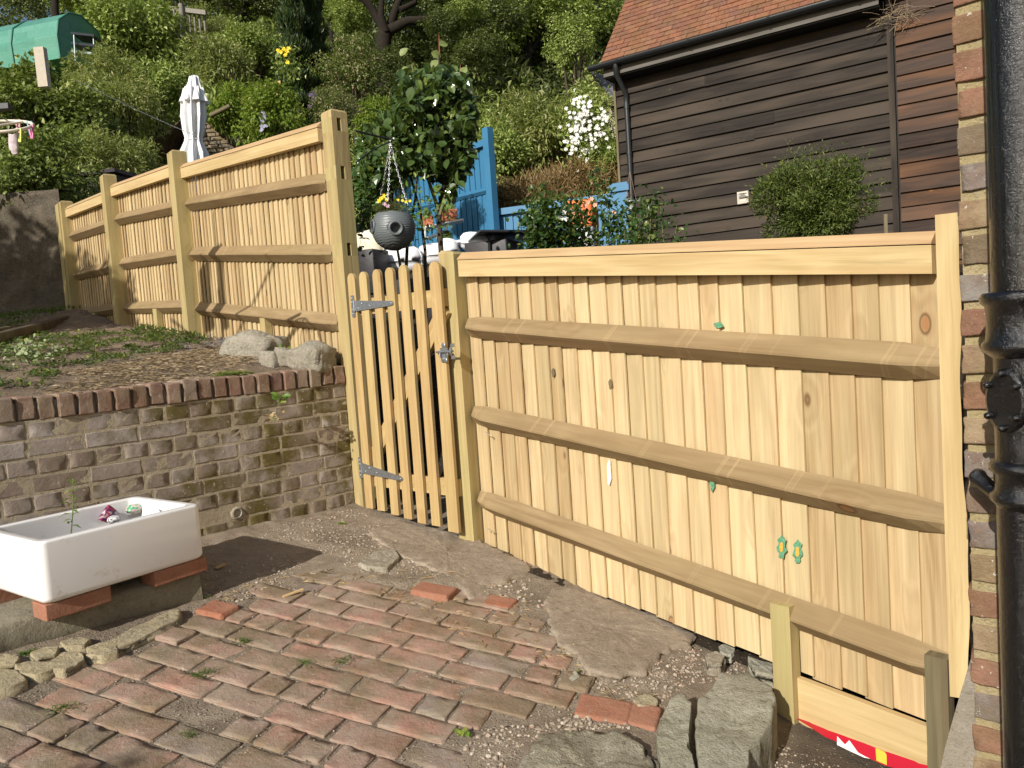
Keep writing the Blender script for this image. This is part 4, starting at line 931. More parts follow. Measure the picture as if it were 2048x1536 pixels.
for k in range(5):
    s_ = .25+.95*k; mb.sections([[gc+bdv*(s_+t)+bn*math.cos(a)*.066+ZU*math.sin(a)*.066 for a in np.linspace(math.pi, 2*math.pi, 12)] for t in (0, .03)], False, False, True)
GUT = plain('black_plastic', (.022, .024, .026), .35, var=.05); gu = mb.build('gutter', GUT, bz)
mb = MB(); mb.box(E0+bdv*LR/2+bn*(-.03)-ZU*.11, (LR-.02, .025, .15), bdv, bn, ZU, 0); mb.build('fascia_board', wood('fascia', (.16, .15, .13), (.05, .045, .04), green=.3, greenc=(.2, .19, .17), knots=.8), bz)
mb = MB(); mb.box(E0+bdv*LR/2+bn*(-.17)-ZU*.19, (LR-.02, .26, .02), bdv, bn, ZU, 0); mb.build('soffit', plain('barn_dark2', (.02, .018, .016), .9), bz)
q = gc+bdv*.22; dpp = BT+bdv*.16+bn*.07
mb = MB(); mb.tube([q-ZU*.03, q-ZU*.16, V(dpp.x, dpp.y, q.z-.36), V(dpp.x, dpp.y, q.z-.5)], .034, 14); mb.tube([V(dpp.x, dpp.y, q.z-.48), V(dpp.x, dpp.y, .3)], .034, 14)
for dz in (.5, 1.1): mb.tube([V(dpp.x, dpp.y, q.z-dz), V(dpp.x, dpp.y, q.z-dz-.06)], .039, 14)
mb.build('downpipe', GUT, gu)
vs_, vz_ = onv(1488, 396, BT, bdv); vc = BT+bdv*vs_+bn*.02+ZU*vz_
mb = MB(); mb.sections([[vc+bdv*x*k+ZU*z_*k+bn*o for x, z_ in ((-.07, -.075), (.07, -.075), (.07, .075), (-.07, .075))] for k, o in ((1, 0), (1, .03), (.92, .036), (.70, .036), (.66, .018))], True, True, False); ve = mb.build('vent_cover', plain('cream_plastic', (.55, .50, .42), .5), bz)
mb = MB(); mb.sections([[vc+bdv*.042*math.cos(a)+ZU*.042*math.sin(a)+bn*o for a in np.linspace(0, 3.1416, 12)] for o in (.020, .040)], True, True, False); mb.build('vent_flap', plain('vent_grey', (.18, .17, .16), .6), ve)
# thatch of dry twigs caught where the two walls meet the eaves
TW = plain('dry_twig', (.30, .23, .14), .9); nb = onv(1800, 30, BT+bn*.10, bdv); nc = BT+bn*.10+bdv*nb[0]+ZU*nb[1]; mb = MB()
for k in range(70):
    a = [r.gauss(0, 1) for _ in range(3)]; p0 = nc+V(a[0]*.11, a[1]*.05, a[2]*.05); d_ = V(r.gauss(0, .12), r.gauss(0, .06), r.gauss(-.04, .09)); mb.tube([p0, p0+d_*.5+V(0, 0, .01), p0+d_], .0025, 4, False)
tag(mb.build('bird_nest', TW), 'straggly nest of dry twigs under the barn eaves at the wall joint', 'nest')
# ================================================================== RAISED BED THINGS
RK = stonemat('limestone', (.46, .42, .34), (.34, .31, .24), .7, (.60, .57, .49), (.13, .11, .08), 9., 1.3)
def rock(px0, py0, px1, py1, Y, dep, lab, seed, up=0., ang=None):
    Y = onpl((px0+px1)/2, py1, BP).y; a = at(px0, py1, Y); b = at(px1, py1, Y); top = at((px0+px1)/2, py0, Y); wd = (b-a).length; c = (a+b)/2; h = top.z-c.z
    X = V(.90, -.42, 0).normalized() if ang is None else V(math.cos(ang), math.sin(ang), 0); Yv = V(-X.y, X.x, 0); mb = MB()
    Z_ = V(.10, -.06, 1).normalized(); X = (X-Z_*X.dot(Z_)).normalized(); Yv = Z_.cross(X); mb.rough(c+ZU*(h/2-.03)+Yv*dep/2, (wd*1.04, dep, h+.03), X, Yv, Z_, (26, 14, 14), min(h, dep)*.22, .014, 14, seed, corner=.055, big=.045, bfs=7)
    return tag(mb.build('rock', RK), lab, 'rock')
rock(432, 664, 546, 716, 4.85, .20, 'broad pale limestone block on the raised bed, left one of two', 3)
rock(536, 690, 648, 724, 4.55, .18, 'pale limestone block with ivy, right one of two by the tall fence', 8)
rock(512, 698, 548, 722, 4.50, .08, 'small stone wedged between the two limestone blocks', 12)
LEAFG = leafmat('weed_leaf', (.045, .085, .02), (.13, .18, .055), ymix=.12)
IVY = leafmat('ivy_leaf', (.03, .08, .02), (.08, .15, .04), ymix=.03, rough=.3)
GRS = leafmat('grass_blade', (.13, .22, .04), (.30, .36, .10), yel=(.55, .47, .22), ymix=.25)
STRAWB = leafmat('bleached_straw', (.24, .18, .11), (.36, .27, .165), yel=(.42, .34, .22), ymix=.2, trans=.1)
STRAW = leafmat('straw', (.30, .20, .09), (.44, .32, .16), yel=(.50, .40, .23), ymix=.2, trans=.1)
def scatter(name, polypx, n, pl, hf, L, W, mat, kind='stuff', up=(.1, .8), seed=1, lab=None, cat=None, cl=None, bend=.25, zoff=0.):
    rs_ = np.random.RandomState(seed); r = random.Random(seed)
    x0, x1 = min(p[0] for p in polypx), max(p[0] for p in polypx); y0, y1 = min(p[1] for p in polypx), max(p[1] for p in polypx)
    W3 = [onpl(x, y, pl) for x, y in polypx]; bx = (min(p.x for p in W3), max(p.x for p in W3), min(p.y for p in W3), max(p.y for p in W3)); WP = [(p.x, p.y) for p in W3]
    P = []
    while len(P) < n:
        x, y = r.uniform(bx[0], bx[1]), r.uniform(bx[2], bx[3])
        if not inpoly(x, y, WP): continue
        if cl is not None and nz((x, y, 0), cl[0], seed) < cl[1]: continue
        if pl is BP and V(x-BC.x, y-BC.y, 0).dot(BB) < .01: continue
        P.append((x, y, hf(x, y)+zoff))
    P = np.array(P); m = len(P); a = rs_.uniform(0, 2*np.pi, m)
    D = np.stack([np.cos(a), np.sin(a), rs_.uniform(up[0], up[1], m)], 1)
    v, f = leaves(P, D, np.array([[0, 0, 1.]])+rs_.normal(0, .25, (m, 3)), rs_.uniform(L[0], L[1], m), rs_.uniform(W[0], W[1], m), bend)
    o = npmesh(name, v, f, 4, mat, None, tuple(P.mean(0))); tag(o, lab, cat, None, kind); return o
WEEDP = [(-150, 800), (-150, 690), (0, 668), (120, 668), (250, 665), (330, 676), (405, 690), (330, 712), (230, 728), (130, 748), (60, 785), (0, 800)]
scatter('weeds', WEEDP, 5600, BP, bedh, (.014, .038), (.007, .018), LEAFG, lab='low green weeds and clover covering the raised bed', cat='weeds', cl=(5., .02), up=(.3, 1.8), zoff=.012)
scatter('dry_grass', [(-200, 830), (0, 790), (120, 745), (330, 712), (420, 695), (520, 720), (600, 735), (680, 728), (690, 742), (420, 762), (200, 778), (0, 800)], 4200, BP, bedh, (.018, .055), (.0008, .0016), STRAWB, lab='flattened dry straw coloured grass along the wall coping', cat='dry grass', cl=(3.5, -.25), up=(-.02, .12), bend=.08, seed=4, zoff=.008)
scatter('grass', [(415, 748), (440, 738), (520, 732), (600, 728), (650, 722), (600, 738), (520, 748), (430, 752)], 750, BP, bedh, (.02, .055), (.0022, .004), GRS, lab='tuft of bright green grass in front of the limestone blocks', cat='grass', up=(.5, 1.6), bend=.45, seed=5)
scatter('weeds', [(0, 640), (150, 615), (165, 640), (60, 655), (0, 668)], 900, BP, bedh, (.03, .06), (.014, .026), LEAFG, lab='weeds growing behind the timber edging at the foot of the old wall', cat='weeds', up=(.4, 2.), seed=6, zoff=.02)
scatter('weeds', [(290, 655), (400, 672), (420, 690), (330, 690), (240, 668)], 500, BP, bedh, (.025, .06), (.010, .02), LEAFG, lab='sparse weeds at the foot of the tall board fence', cat='weeds', up=(.4, 2.), seed=16, zoff=.01)
scatter('pebbles_litter', [(-300, 1000), (-300, 690), (0, 655), (150, 640), (420, 640), (600, 700), (690, 730), (600, 745), (0, 800)], 3500, BP, bedh, (.006, .016), (.006, .014), plain('grit', (.24, .21, .18), .9, var=.4, sc_=50), lab='loose grit and crumbs of soil over the raised bed', cat='grit', up=(-.1, .5), bend=-.3, seed=7, zoff=.002)
def ivy(name, px, py, Y, n, rad, lab, seed=0, mat=IVY, cat='plant', L=(.03, .05), sq=(1, .6, .6)):
    c = at(px, py, Y); rs_ = np.random.RandomState(seed); root = thing(name, lab, cat, c); P = rs_.normal(0, 1, (n, 3))*np.array(sq)*rad*.5+np.array(c)
    D = rs_.normal(0, 1, (n, 3)); D[:, 2] = np.abs(D[:, 2])*.5; v, f = leaves_oval(P, D, np.array([[-.3, -.6, .7]])+rs_.normal(0, .35, (n, 3)), rs_.uniform(L[0], L[1], n), rs_.uniform(L[0]*.7, L[1]*.75, n), .2)
    npmesh('foliage', v, f, 4, mat, root, c); mb = MB()
    for k in range(4):
        q = Vector(P[k]); mb.tube([c-ZU*rad*.6, (c+q)/2-ZU*.01, q], .0018, 4, False)
    mb.build('stem', STG, root); return root
ivy('ivy', 580, 712, 4.36, 24, .08, 'young ivy sprouting in front of the right limestone block', 1, LFG)
ivy('ivy', 656, 716, 4.36, 26, .07, 'dark ivy leaves at the corner between tall fence and coping', 2)
ivy('weed', 563, 794, 3.86, 16, .05, 'little green weed rooted in the coping joint of the brick wall', 3, LFG, 'weed', (.025, .04))
ivy('weed', 549, 832, 3.84, 12, .035, 'withered yellow weed hanging on the brick wall face', 4, STRAW, 'weed', (.015, .025))
ivy('flowering_weed', 62, 706, 4.1, 150, .14, 'clump of pale green flowering weed at the left of the bed', 5, leafmat('pale_weed', (.20, .28, .12), (.42, .48, .28)), 'weed', (.018, .034), (1, .6, .5))
ivy('flowering_weed', 30, 697, 4.6, 80, .10, 'smaller pale flowering weed behind the pale clump on the bed', 6, leafmat('pale_weed2', (.20, .28, .12), (.38, .45, .26)), 'weed', (.018, .034), (1, .6, .5))
# timber edging
for (ax_, ay, bx_, by, lab, wd) in ((-120, 712, 158, 634, 'weathered timber edging lying across the far end of the bed', .07), (-120, 700, 20, 662, 'rotten timber edging lying nearer on the bed at the left', .06)):
    a = onpl(ax_, ay, BP, .03); b_ = onpl(bx_, by, BP, .03); d = (b_-a).normalized(); n_ = V(d.y, -d.x, 0).normalized(); mb = MB()
    mb.rough((a+b_)/2, ((b_-a).length, wd, .09), d, n_, d.cross(n_), (30, 3, 3), .012, .006, 8, 4, corner=.01, big=.01, bfs=3); tag(mb.build('timber_edging', wood('rotten_timber', (.17, .13, .09), (.05, .04, .03), green=.2, knots=.9)), lab, 'timber')
# paving joint weeds
GRN = leafmat('joint_grass', (.05, .12, .02), (.14, .22, .05), ymix=.05)
for px, py, n, rad, lab in ((125, 1420, 60, .035, 'dark green grass tuft in the paving near the left edge'), (405, 1350, 60, .04, 'green weed tuft in a paving joint in front of the sink'), (485, 1285, 40, .03, 'small weed tuft in the paving below the loose red brick'), (376, 1472, 30, .02, 'tiny weed in a paving joint near the bottom edge'),
                        (608, 1328, 30, .025, 'weed tuft growing along a joint in the middle of the paving'), (685, 1323, 50, .035, 'bright grass tuft in the middle of the paving'), (924, 1470, 10, .025, 'round leaved seedling in the broken edge of the paving'), (1176, 1338, 8, .02, 'two round green leaves beside the concrete slab corner'),
                        (55, 1308, 80, .025, 'yellow green moss tuft among the cobbles'), (412, 1195, 20, .02, 'tiny green weed at the end of the concrete plinth'), (682, 1048, 10, .012, 'tiny green seedling on the bare soil near the gate')):
    c = onpl(px, py, GP, .002); rs_ = np.random.RandomState(px); P = rs_.normal(0, 1, (n, 3))*np.array([1, .7, 0])*rad*.6+np.array(c); a = rs_.uniform(0, 6.28, n)
    big_ = n <= 10; D = np.stack([np.cos(a), np.sin(a), rs_.uniform(.2, 1.4, n)], 1); v, f = leaves(P, D, rs_.normal(0, .3, (n, 3))+np.array([[0, 0, 1]]), rs_.uniform(.012, .03, n), rs_.uniform(.012, .02, n) if big_ else rs_.uniform(.0015, .004, n), .3)
    tag(npmesh('weed', v, f, 4, LFG if big_ else GRN, None, tuple(c)), lab, 'weed')
# gravel: small stones over the yard
def gravel(name, poly, n, sz, mat, lab, seed, cl=None, hf=yardz, pl=GP, cat='gravel'):
    r = random.Random(seed); WP = [onpl(x, y, pl) for x, y in poly]; WP = [(p.x, p.y) for p in WP]; bx = (min(p[0] for p in WP), max(p[0] for p in WP), min(p[1] for p in WP), max(p[1] for p in WP))
    ico = np.array([(0, 0, 1), (.89, 0, .45), (.28, .85, .45), (-.72, .53, .45), (-.72, -.53, .45), (.28, -.85, .45), (.72, .53, -.45), (-.28, .85, -.45), (-.89, 0, -.45), (-.28, -.85, -.45), (.72, -.53, -.45), (0, 0, -1)])
    tri = np.array([(0, 1, 2), (0, 2, 3), (0, 3, 4), (0, 4, 5), (0, 5, 1), (1, 6, 2), (2, 7, 3), (3, 8, 4), (4, 9, 5), (5, 10, 1), (6, 7, 2), (7, 8, 3), (8, 9, 4), (9, 10, 5), (10, 6, 1), (11, 7, 6), (11, 8, 7), (11, 9, 8), (11, 10, 9), (11, 6, 10)])
    rs_ = np.random.RandomState(seed); Vs = []; Fs = []; k = 0
    while k < n:
        x, y = r.uniform(bx[0], bx[1]), r.uniform(bx[2], bx[3])
        if not inpoly(x, y, WP) or (cl and nz((x, y, 0), cl[0], seed) < cl[1]): continue
        s_ = sz[0]*(sz[1]/sz[0])**(r.random()**2.2); a = r.uniform(0, 6.28); ca, sa = math.cos(a), math.sin(a)
        q = ico*(1+rs_.normal(0, .16, (12, 1)))*np.array([1, r.uniform(.6, .9), r.uniform(.4, .7)])*s_
        q = np.stack([q[:, 0]*ca-q[:, 1]*sa, q[:, 0]*sa+q[:, 1]*ca, q[:, 2]], 1)+np.array([x, y, hf(x, y)+s_*.15]); Vs.append(q); Fs.append(tri+12*k); k += 1
    v = np.concatenate(Vs); return tag(npmesh(name, v, np.concatenate(Fs), 3, mat, None, tuple(v.mean(0))), lab, cat, None, 'stuff')
m, nt, b = newmat('gravel_mix'); r_ = geo(nt).outputs['Random Per Island']
setb(nt, b, Base_Color=mixc(nt, .35, ramp(nt, r_, [(0, (.33, .27, .20)), (.25, (.40, .34, .26)), (.5, (.28, .23, .18)), (.7, (.38, .29, .22)), (.85, (.56, .50, .41)), (.95, (.42, .23, .17))], 'CONSTANT'), (.38, .31, .24)), Roughness=.9); bump(nt, b, noise(nt, geo(nt).outputs['Position'], 200., 3), .5, .004)
GM = m
gravel('gravel', [(405, 1130), (560, 1050), (700, 1020), (760, 1040), (900, 1090), (930, 1150), (760, 1170), (620, 1140), (500, 1215), (410, 1215)], 2600, (.0018, .009), GM, 'small stones and grit scattered over the bare soil by the gate', 2, (3., -.15))
gravel('gravel', [(900, 1140), (1060, 1120), (1060, 1180), (1100, 1230), (1000, 1195)], 350, (.002, .012), GM, 'grit between the threshold and the concrete slab', 3)
gravel('gravel', [(1150, 1350), (1270, 1360), (1390, 1280), (1560, 1330), (1500, 1350), (1400, 1360), (1330, 1400), (1310, 1430), (1240, 1395)], 1100, (.0016, .009), GM, 'rubble and grit in the soil between slab and boulder', 4)
gravel('gravel', [(1560, 1440), (1700, 1490), (1850, 1560), (1850, 1700), (1500, 1700), (1540, 1500)], 900, (.002, .007), GM, 'crumbs of soil and grit at the foot of the gravel board', 5)
gravel('gravel', [(925, 1500), (985, 1460), (1060, 1455), (1160, 1425), (1240, 1440), (1260, 1460), (1100, 1470), (1040, 1500), (1000, 1560)], 600, (.0016, .010), GM, 'brick rubble along the broken edge of the paving', 6)
gravel('gravel', [(-50, 1400), (0, 1330), (240, 1290), (380, 1210), (480, 1190), (700, 1150), (1000, 1170), (1130, 1280), (1230, 1380), (1000, 1560), (-50, 1560)], 5200, (.0012, .0042), GM, 'fine grit lying on and between the paving bricks', 7, hf=lambda x, y: gz(x, y)-.002)
gravel('gravel', [(300, 700), (430, 668), (620, 690), (560, 720), (430, 712)], 900, (.004, .014), plain('slate_grit', (.15, .145, .15), .8, var=.5, sc_=60), 'dark slate chippings at the foot of the tall fence', 8, hf=bedh, pl=BP)
scatter('straw_litter', [(405, 1210), (520, 1160), (700, 1140), (900, 1140), (1050, 1180), (1250, 1370), (1330, 1390), (1280, 1440), (1000, 1300), (700, 1180), (500, 1215)], 420, GP, yardz, (.02, .06), (.0012, .0022), STRAW, lab='dry stems and straw littering the soil around the paving', cat='straw', up=(0, .25), bend=.15, seed=9, zoff=.004)
# ================================================================== OLD STONE WALL AT THE LEFT
OW0 = V(-4.42, 7.92, 0); OW1 = V(-9.5, 8.35, 0); od = (OW1-OW0).normalized(); on = V(od.y, -od.x, 0); on = on if on.y < 0 else -on
mb = MB(); secs = []
for i in range(30):
    z = .2+1.55*i/29
    secs.append([OW0+od*(5*j/90)+on*(.05+.05*nz((j*.0555, z, 0), 5)+.02*nz((j*.0555, z, 3), 16))+ZU*z for j in range(91)])
secs.append([OW0+od*(5*j/90)-on*.25+ZU*1.78 for j in range(91)])
mb.sections(secs, False, False, True); mb.box(OW0+od*2.5-on*.2+ZU*.9, (5, .3, 1.5), od, on, ZU)
tag(mb.build('old_stone_wall', stonemat('old_wall_stone', (.10, .085, .065), (.17, .14, .10), .45, (.26, .23, .17), (.03, .025, .02), 6., 1.3)), 'old shady stone wall overhung by ivy behind the raised bed', 'wall')  # stone colours darkened to hold the shade on this wall
# ================================================================== FOLIAGE
def crown_arrays(n, L, W, clumps, seed, shape=(1, 1, 1), rc=.38, droop=.2, inner=.35):
    rs_ = np.random.RandomState(seed); sh = np.array(shape, float)
    c = rs_.normal(0, 1, (clumps, 3)); c /= np.linalg.norm(c, axis=1, keepdims=True); c *= (rs_.uniform(inner, .82, (clumps, 1)))*sh
    rad = rs_.uniform(.55, 1.25, clumps)*rc
    k = rs_.choice(clumps, n, p=rad**2/np.sum(rad**2)); d = rs_.normal(0, 1, (n, 3)); d /= np.linalg.norm(d, axis=1, keepdims=True)
    P = c[k]+d*(rad[k]*rs_.uniform(.45, 1.08, n)**.6)[:, None]*(sh*.3+.7)
    out = d*.8+c[k]*.6; D = out+rs_.normal(0, .55, (n, 3)); D[:, 2] += -droop
    Nm = np.array([[0, 0, .9]])+out*.5+rs_.normal(0, .4, (n, 3))
    return P, D, Nm, rs_.uniform(.6, 1.25, n)*L, rs_.uniform(.7, 1.2, n)*W
def stems_mesh(name, mat, seed, h=1.0, n=9, r0=.045):
    r = random.Random(seed); mb = MB()
    for i in range(n):
        a = r.uniform(0, 6.28); e = V(math.cos(a)*r.uniform(.2, .6), math.sin(a)*r.uniform(.2, .6), r.uniform(-.12, .0)); b = V(math.cos(a)*.08, math.sin(a)*.08, -h)
        m_ = b.lerp(e, .5)+V(r.gauss(0, .06), r.gauss(0, .06), .05); mb.tube([b, m_, e, V(e.x*1.25, e.y*1.25, .02)], [r0, r0*.7, r0*.4, r0*.15], 6)
    return mb.build(name, mat, None, origin=(0, 0, 0))
BARK = stonemat('bark', (.09, .07, .05), (.06, .048, .036), .3, (.14, .12, .09), (.02, .016, .012), 8., 1.)
BARKD = stonemat('shaded_bark', (.03, .024, .018), (.022, .018, .014), .2, (.06, .05, .04), (.01, .008, .006), 8., 1.)  # bark colour darkened in place of shade from the canopy
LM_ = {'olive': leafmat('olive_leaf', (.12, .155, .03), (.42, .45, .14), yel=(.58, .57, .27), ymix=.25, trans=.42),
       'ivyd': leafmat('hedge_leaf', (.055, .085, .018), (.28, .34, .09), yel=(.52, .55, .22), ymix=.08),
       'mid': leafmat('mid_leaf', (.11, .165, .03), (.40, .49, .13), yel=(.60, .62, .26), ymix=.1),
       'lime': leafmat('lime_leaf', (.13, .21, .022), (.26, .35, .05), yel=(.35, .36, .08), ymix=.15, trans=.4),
       'dark': leafmat('shade_dark_leaf', (.026, .042, .013), (.15, .18, .06), yel=(.34, .36, .16), ymix=.2, trans=.35),  # low leaf albedo carries the shade under the tree canopy
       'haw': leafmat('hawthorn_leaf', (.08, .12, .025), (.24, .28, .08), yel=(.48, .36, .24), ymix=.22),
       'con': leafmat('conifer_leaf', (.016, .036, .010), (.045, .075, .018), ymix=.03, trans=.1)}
protos = {}
def proto(key, mat, n, L, W, clumps, seed, **kw):
    P, D, Nm, l, w_ = crown_arrays(n, L, W, clumps, seed, **kw); v, f = leaves(P, D, Nm, l, w_, .25)
    me = npmesh('foliage', v, f, 4, mat); COL.objects.unlink(me); protos[key] = me.data; bpy.data.objects.remove(me)
for nm, mk, n, L, W, cl, kw in (('olive', 'olive', 6000, .13, .036, 60, dict(rc=.25)), ('olive2', 'olive', 6000, .13, .036, 50, dict(rc=.27)), ('ivyd', 'ivyd', 5200, .105, .070, 60, dict(rc=.25)),
                         ('mid', 'mid', 5600, .11, .060, 56, dict(rc=.25)), ('lime', 'lime', 5000, .15, .058, 46, dict(rc=.27, droop=.5)), ('dark', 'dark', 6000, .085, .05, 60, dict(rc=.25)),
                         ('haw', 'haw', 7500, .075, .046, 60, dict(rc=.25)), ('midt', 'mid', 5000, .085, .056, 44, dict(rc=.22, inner=.4)), ('darkt', 'dark', 5000, .08, .052, 44, dict(rc=.22, inner=.4))):
    proto(nm, LM_[mk], n, L, W, cl, len(nm)*7+n % 13, **kw)
st = stems_mesh('stems', BARK, 4); STME = st.data; bpy.data.objects.remove(st)
def shrub(px, py, rpx, Y, key, lab, name='shrub', cat='shrub', grp=None, sh=(1, 1, 1), z0=None):
    c = at(px, py, Y); R = rpx/FPX*Y; r = random.Random(px*7+py)
    zg = backh(c.x, c.y)-.1 if z0 is None else z0
    root = thing(name, lab, cat, (c.x, c.y, min(zg, c.z-.3)), grp)
    f = bpy.data.objects.new('foliage', protos[key]); COL.objects.link(f); f.parent = root; f.location = (0, 0, c.z-root.location.z); f.scale = (R*sh[0], R*sh[1], R*sh[2]); f.rotation_euler = (r.uniform(-.2, .2), r.uniform(-.2, .2), r.uniform(0, 6.28))
    g = bpy.data.objects.new('stems', STME); COL.objects.link(g); g.parent = root; hh = c.z-root.location.z; g.location = (0, 0, hh); g.scale = (R, R, hh)
    return root
SH = [(30, 225, 118, 9.9, 'ivyd', 'dark leafy hedge at the left edge below the green polytunnel'), (55, 350, 120, 8.3, 'ivyd', 'dark ivy mass hanging over the old stone wall'),
      (150, 250, 100, 10.2, 'ivyd', 'dark green bush right of the hanging peg airer'), (215, 165, 78, 13.0, 'olive', 'olive green shrub right of the pale post on the slope'), 
      (225, 215, 100, 11.5, 'olive2', 'olive green shrub behind the thin washing line'), (200, 335, 85, 9.6, 'olive', 'olive green shrub above the dark shed roof'), (258, 330, 70, 10.2, 'olive2', 'olive green shrub left of the small tiled roof'),
      (300, 165, 75, 14.2, 'mid', 'mid green bush left of the closed parasol'), (270, 60, 100, 17.5, 'mid', 'leafy bush right of the green polytunnel'), (400, 55, 55, 19.0, 'olive', 'small tree in front of the grey balustrade'),
      (445, 130, 75, 15.5, 'olive2', 'pale green shrub above the closed parasol'), (500, 100, 75, 17.5, 'mid', 'bush beside the yellow roses and left of the conifers'),
      (470, 225, 62, 12.5, 'lime', 'bright lime green climber over the pergola, left half'), (545, 235, 75, 11.8, 'lime', 'bright lime green climber over the pergola, right half'),
      (700, 140, 78, 13.2, 'haw', 'hawthorn bush with pinkish blossom right of the conifers'), (668, 215, 52, 11.2, 'haw', 'lower hawthorn bush behind the tall fence post'), (760, 245, 55, 9.8, 'lime', 'light green bush just behind the rose tree'),
      (770, 330, 70, 9.5, 'mid', 'green bush low behind the hanging planter'),
      (1085, 265, 112, 13.2, 'olive2', 'large pale green shrub above the blue fence'), (990, 300, 75, 12.8, 'mid', 'green shrub behind the tall blue fence post'), (1165, 240, 80, 14.5, 'olive', 'light green shrub left of the slate roof'), (1195, 320, 60, 12.2, 'mid', 'green shrub close to the barn corner'),
      (1140, 85, 62, 17.5, 'midt', 'leafy tree top left of the barn eaves')]
for a in SH: shrub(*a)
# columns of cypress
def conifer(px, yt, yb, hw, Y, lab, seed):
    a = at(px, yb, Y); b_ = at(px, yt, Y); h = (b_-a).length; w_ = hw/FPX*Y; rs_ = np.random.RandomState(seed); n = 9000
    t = rs_.uniform(0, 1, n); rad = w_*(1-t**3*.8)*(.75+.25*np.sin(t*30+seed)); an = rs_.uniform(0, 6.28, n); lob = 1+.18*np.sin(an*5+t*9); rr_ = rad*lob*rs_.uniform(.6, 1.05, n)
    P = np.stack([a.x+np.cos(an)*rr_, a.y+np.sin(an)*rr_, a.z+t*h], 1); D = np.stack([np.cos(an)*.5, np.sin(an)*.5, np.full(n, 1.1)], 1)+rs_.normal(0, .25, (n, 3)); Nm = np.stack([np.cos(an), np.sin(an), np.full(n, .2)], 1)+rs_.normal(0, .3, (n, 3))
    root = thing('cypress_tree', lab, 'tree', a); v, f = leaves(P, D, Nm, rs_.uniform(.08, .17, n), rs_.uniform(.02, .045, n), .1); npmesh('crown', v, f, 4, LM_['con'], root, a)
    mb = MB(); mb.tube([a-ZU*.5, a+ZU*h*.8], [.12, .04], 8); mb.build('trunk', BARK, root)
conifer(598, -60, 215, 33, 16.0, 'dark columnar cypress tree with the yellow roses at its left', 2); conifer(640, -70, 200, 26, 16.6, 'dark columnar cypress tree nearer the spreading tree', 5)
# big tree with spreading limbs against the light
def limbtree(name, lab, Y, limbs, crowns, key, trunk_r=.2, cat='tree'):
    pts = [at(x, y, Y) for x, y in limbs[0][0]]; root = thing(name, lab, cat, (pts[0].x, pts[0].y, backh(pts[0].x, pts[0].y)-.1)); mb = MB()
    for i, (pl_, r0, r1) in enumerate(limbs):
        q = [at(x, y, Y+.15*math.sin(k+i)) for k, (x, y) in enumerate(pl_)]
        if i == 0: q = [Vector((q[0].x, q[0].y, root.location.z-.2))]+q
        m_ = MB(); m_.tube(q, [r0+(r1-r0)*k/(len(q)-1) for k in range(len(q))], 10); m_.build('trunk' if i == 0 else 'limb', BARKD, root)
    for (x, y, rp, yy, k2) in crowns:
        c = at(x, y, Y+yy); f = bpy.data.objects.new('crown', protos[k2]); COL.objects.link(f); f.parent = root; f.location = c-root.location; R = rp/FPX*(Y+yy); f.scale = (R, R, R*.8); f.rotation_euler = (0, 0, x*.7)
    return root
limbtree('tree', 'big old tree with dark spreading limbs at the top middle', 18., [([(762, 120), (768, 75), (775, 55)], .20, .16), ([(770, 62), (752, 30), (735, 5), (700, -20)], .12, .06), ([(778, 58), (790, 25), (810, -30)], .11, .07), ([(772, 62), (762, 30), (765, -30)], .09, .05), ([(780, 60), (815, 42), (865, 38), (930, 20), (980, -10)], .12, .04), ([(800, 20), (830, 5), (850, -30)], .07, .04)],
         [(900, -5, 75, 0, 'darkt'), (840, 20, 60, 1.5, 'darkt'), (700, 30, 55, 1, 'midt'), (760, -30, 80, .5, 'darkt'), (980, 40, 90, 1.5, 'darkt'), (850, 100, 95, 2, 'darkt'), (905, 160, 85, 1., 'dark'), (885, 52, 55, -1, 'darkt'), (770, 135, 52, -1.5, 'dark'), (930, 15, 50, -1, 'midt'), (960, 100, 60, -1, 'darkt')], 'darkt')
limbtree('tree', 'dense dark tree in the wood between big limbs and barn roof', 21., [([(1060, 200), (1055, 120), (1062, 40), (1050, -60)], .16, .08), ([(1058, 110), (1090, 60), (1120, -20)], .07, .03), ([(1056, 90), (1020, 40), (1000, -20)], .07, .03)],
         [(1050, 10, 110, 0, 'midt'), (1000, 80, 85, 1., 'darkt'), (1120, 50, 95, .5, 'midt'), (1090, 130, 75, 1.5, 'darkt'), (1000, 170, 70, 0, 'dark')], 'midt')
limbtree('tree', 'leafy tree touching the verge of the barn roof', 22., [([(1190, 160), (1195, 80), (1200, -40)], .14, .07), ([(1193, 90), (1170, 40), (1160, -20)], .06, .03)],
         [(1195, 20, 85, 0, 'midt'), (1170, 90, 75, .5, 'midt'), (1230, 70, 60, 1., 'midt')], 'midt')
limbtree('tree', 'tall thin trunks under a light canopy beside the cypresses', 20., [([(668, 140), (662, 60), (655, -40)], .09, .05), ([(690, 150), (697, 60), (692, -40)], .10, .05), ([(620, 60), (625, -40)], .06, .03)],
         [(668, 10, 48, 0, 'midt'), (640, -40, 70, 1, 'midt')], 'midt')
limbtree('tree', 'dark canopy tree above the balustrade at the top left', 23., [([(480, 90), (490, 20), (500, -60)], .2, .1), ([(486, 40), (450, 5), (420, -40)], .08, .04)],
         [(480, -10, 95, 0, 'darkt'), (400, -30, 80, 1, 'darkt'), (550, 20, 60, 0, 'darkt'), (300, -60, 110, 1, 'darkt')], 'darkt')
limbtree('tree', 'tree with a brown trunk behind the polytunnel end', 21., [([(110, 22), (110, 0), (108, -60)], .10, .08)], [(150, -30, 80, 1., 'midt'), (60, -40, 90, 2, 'darkt')], 'midt')
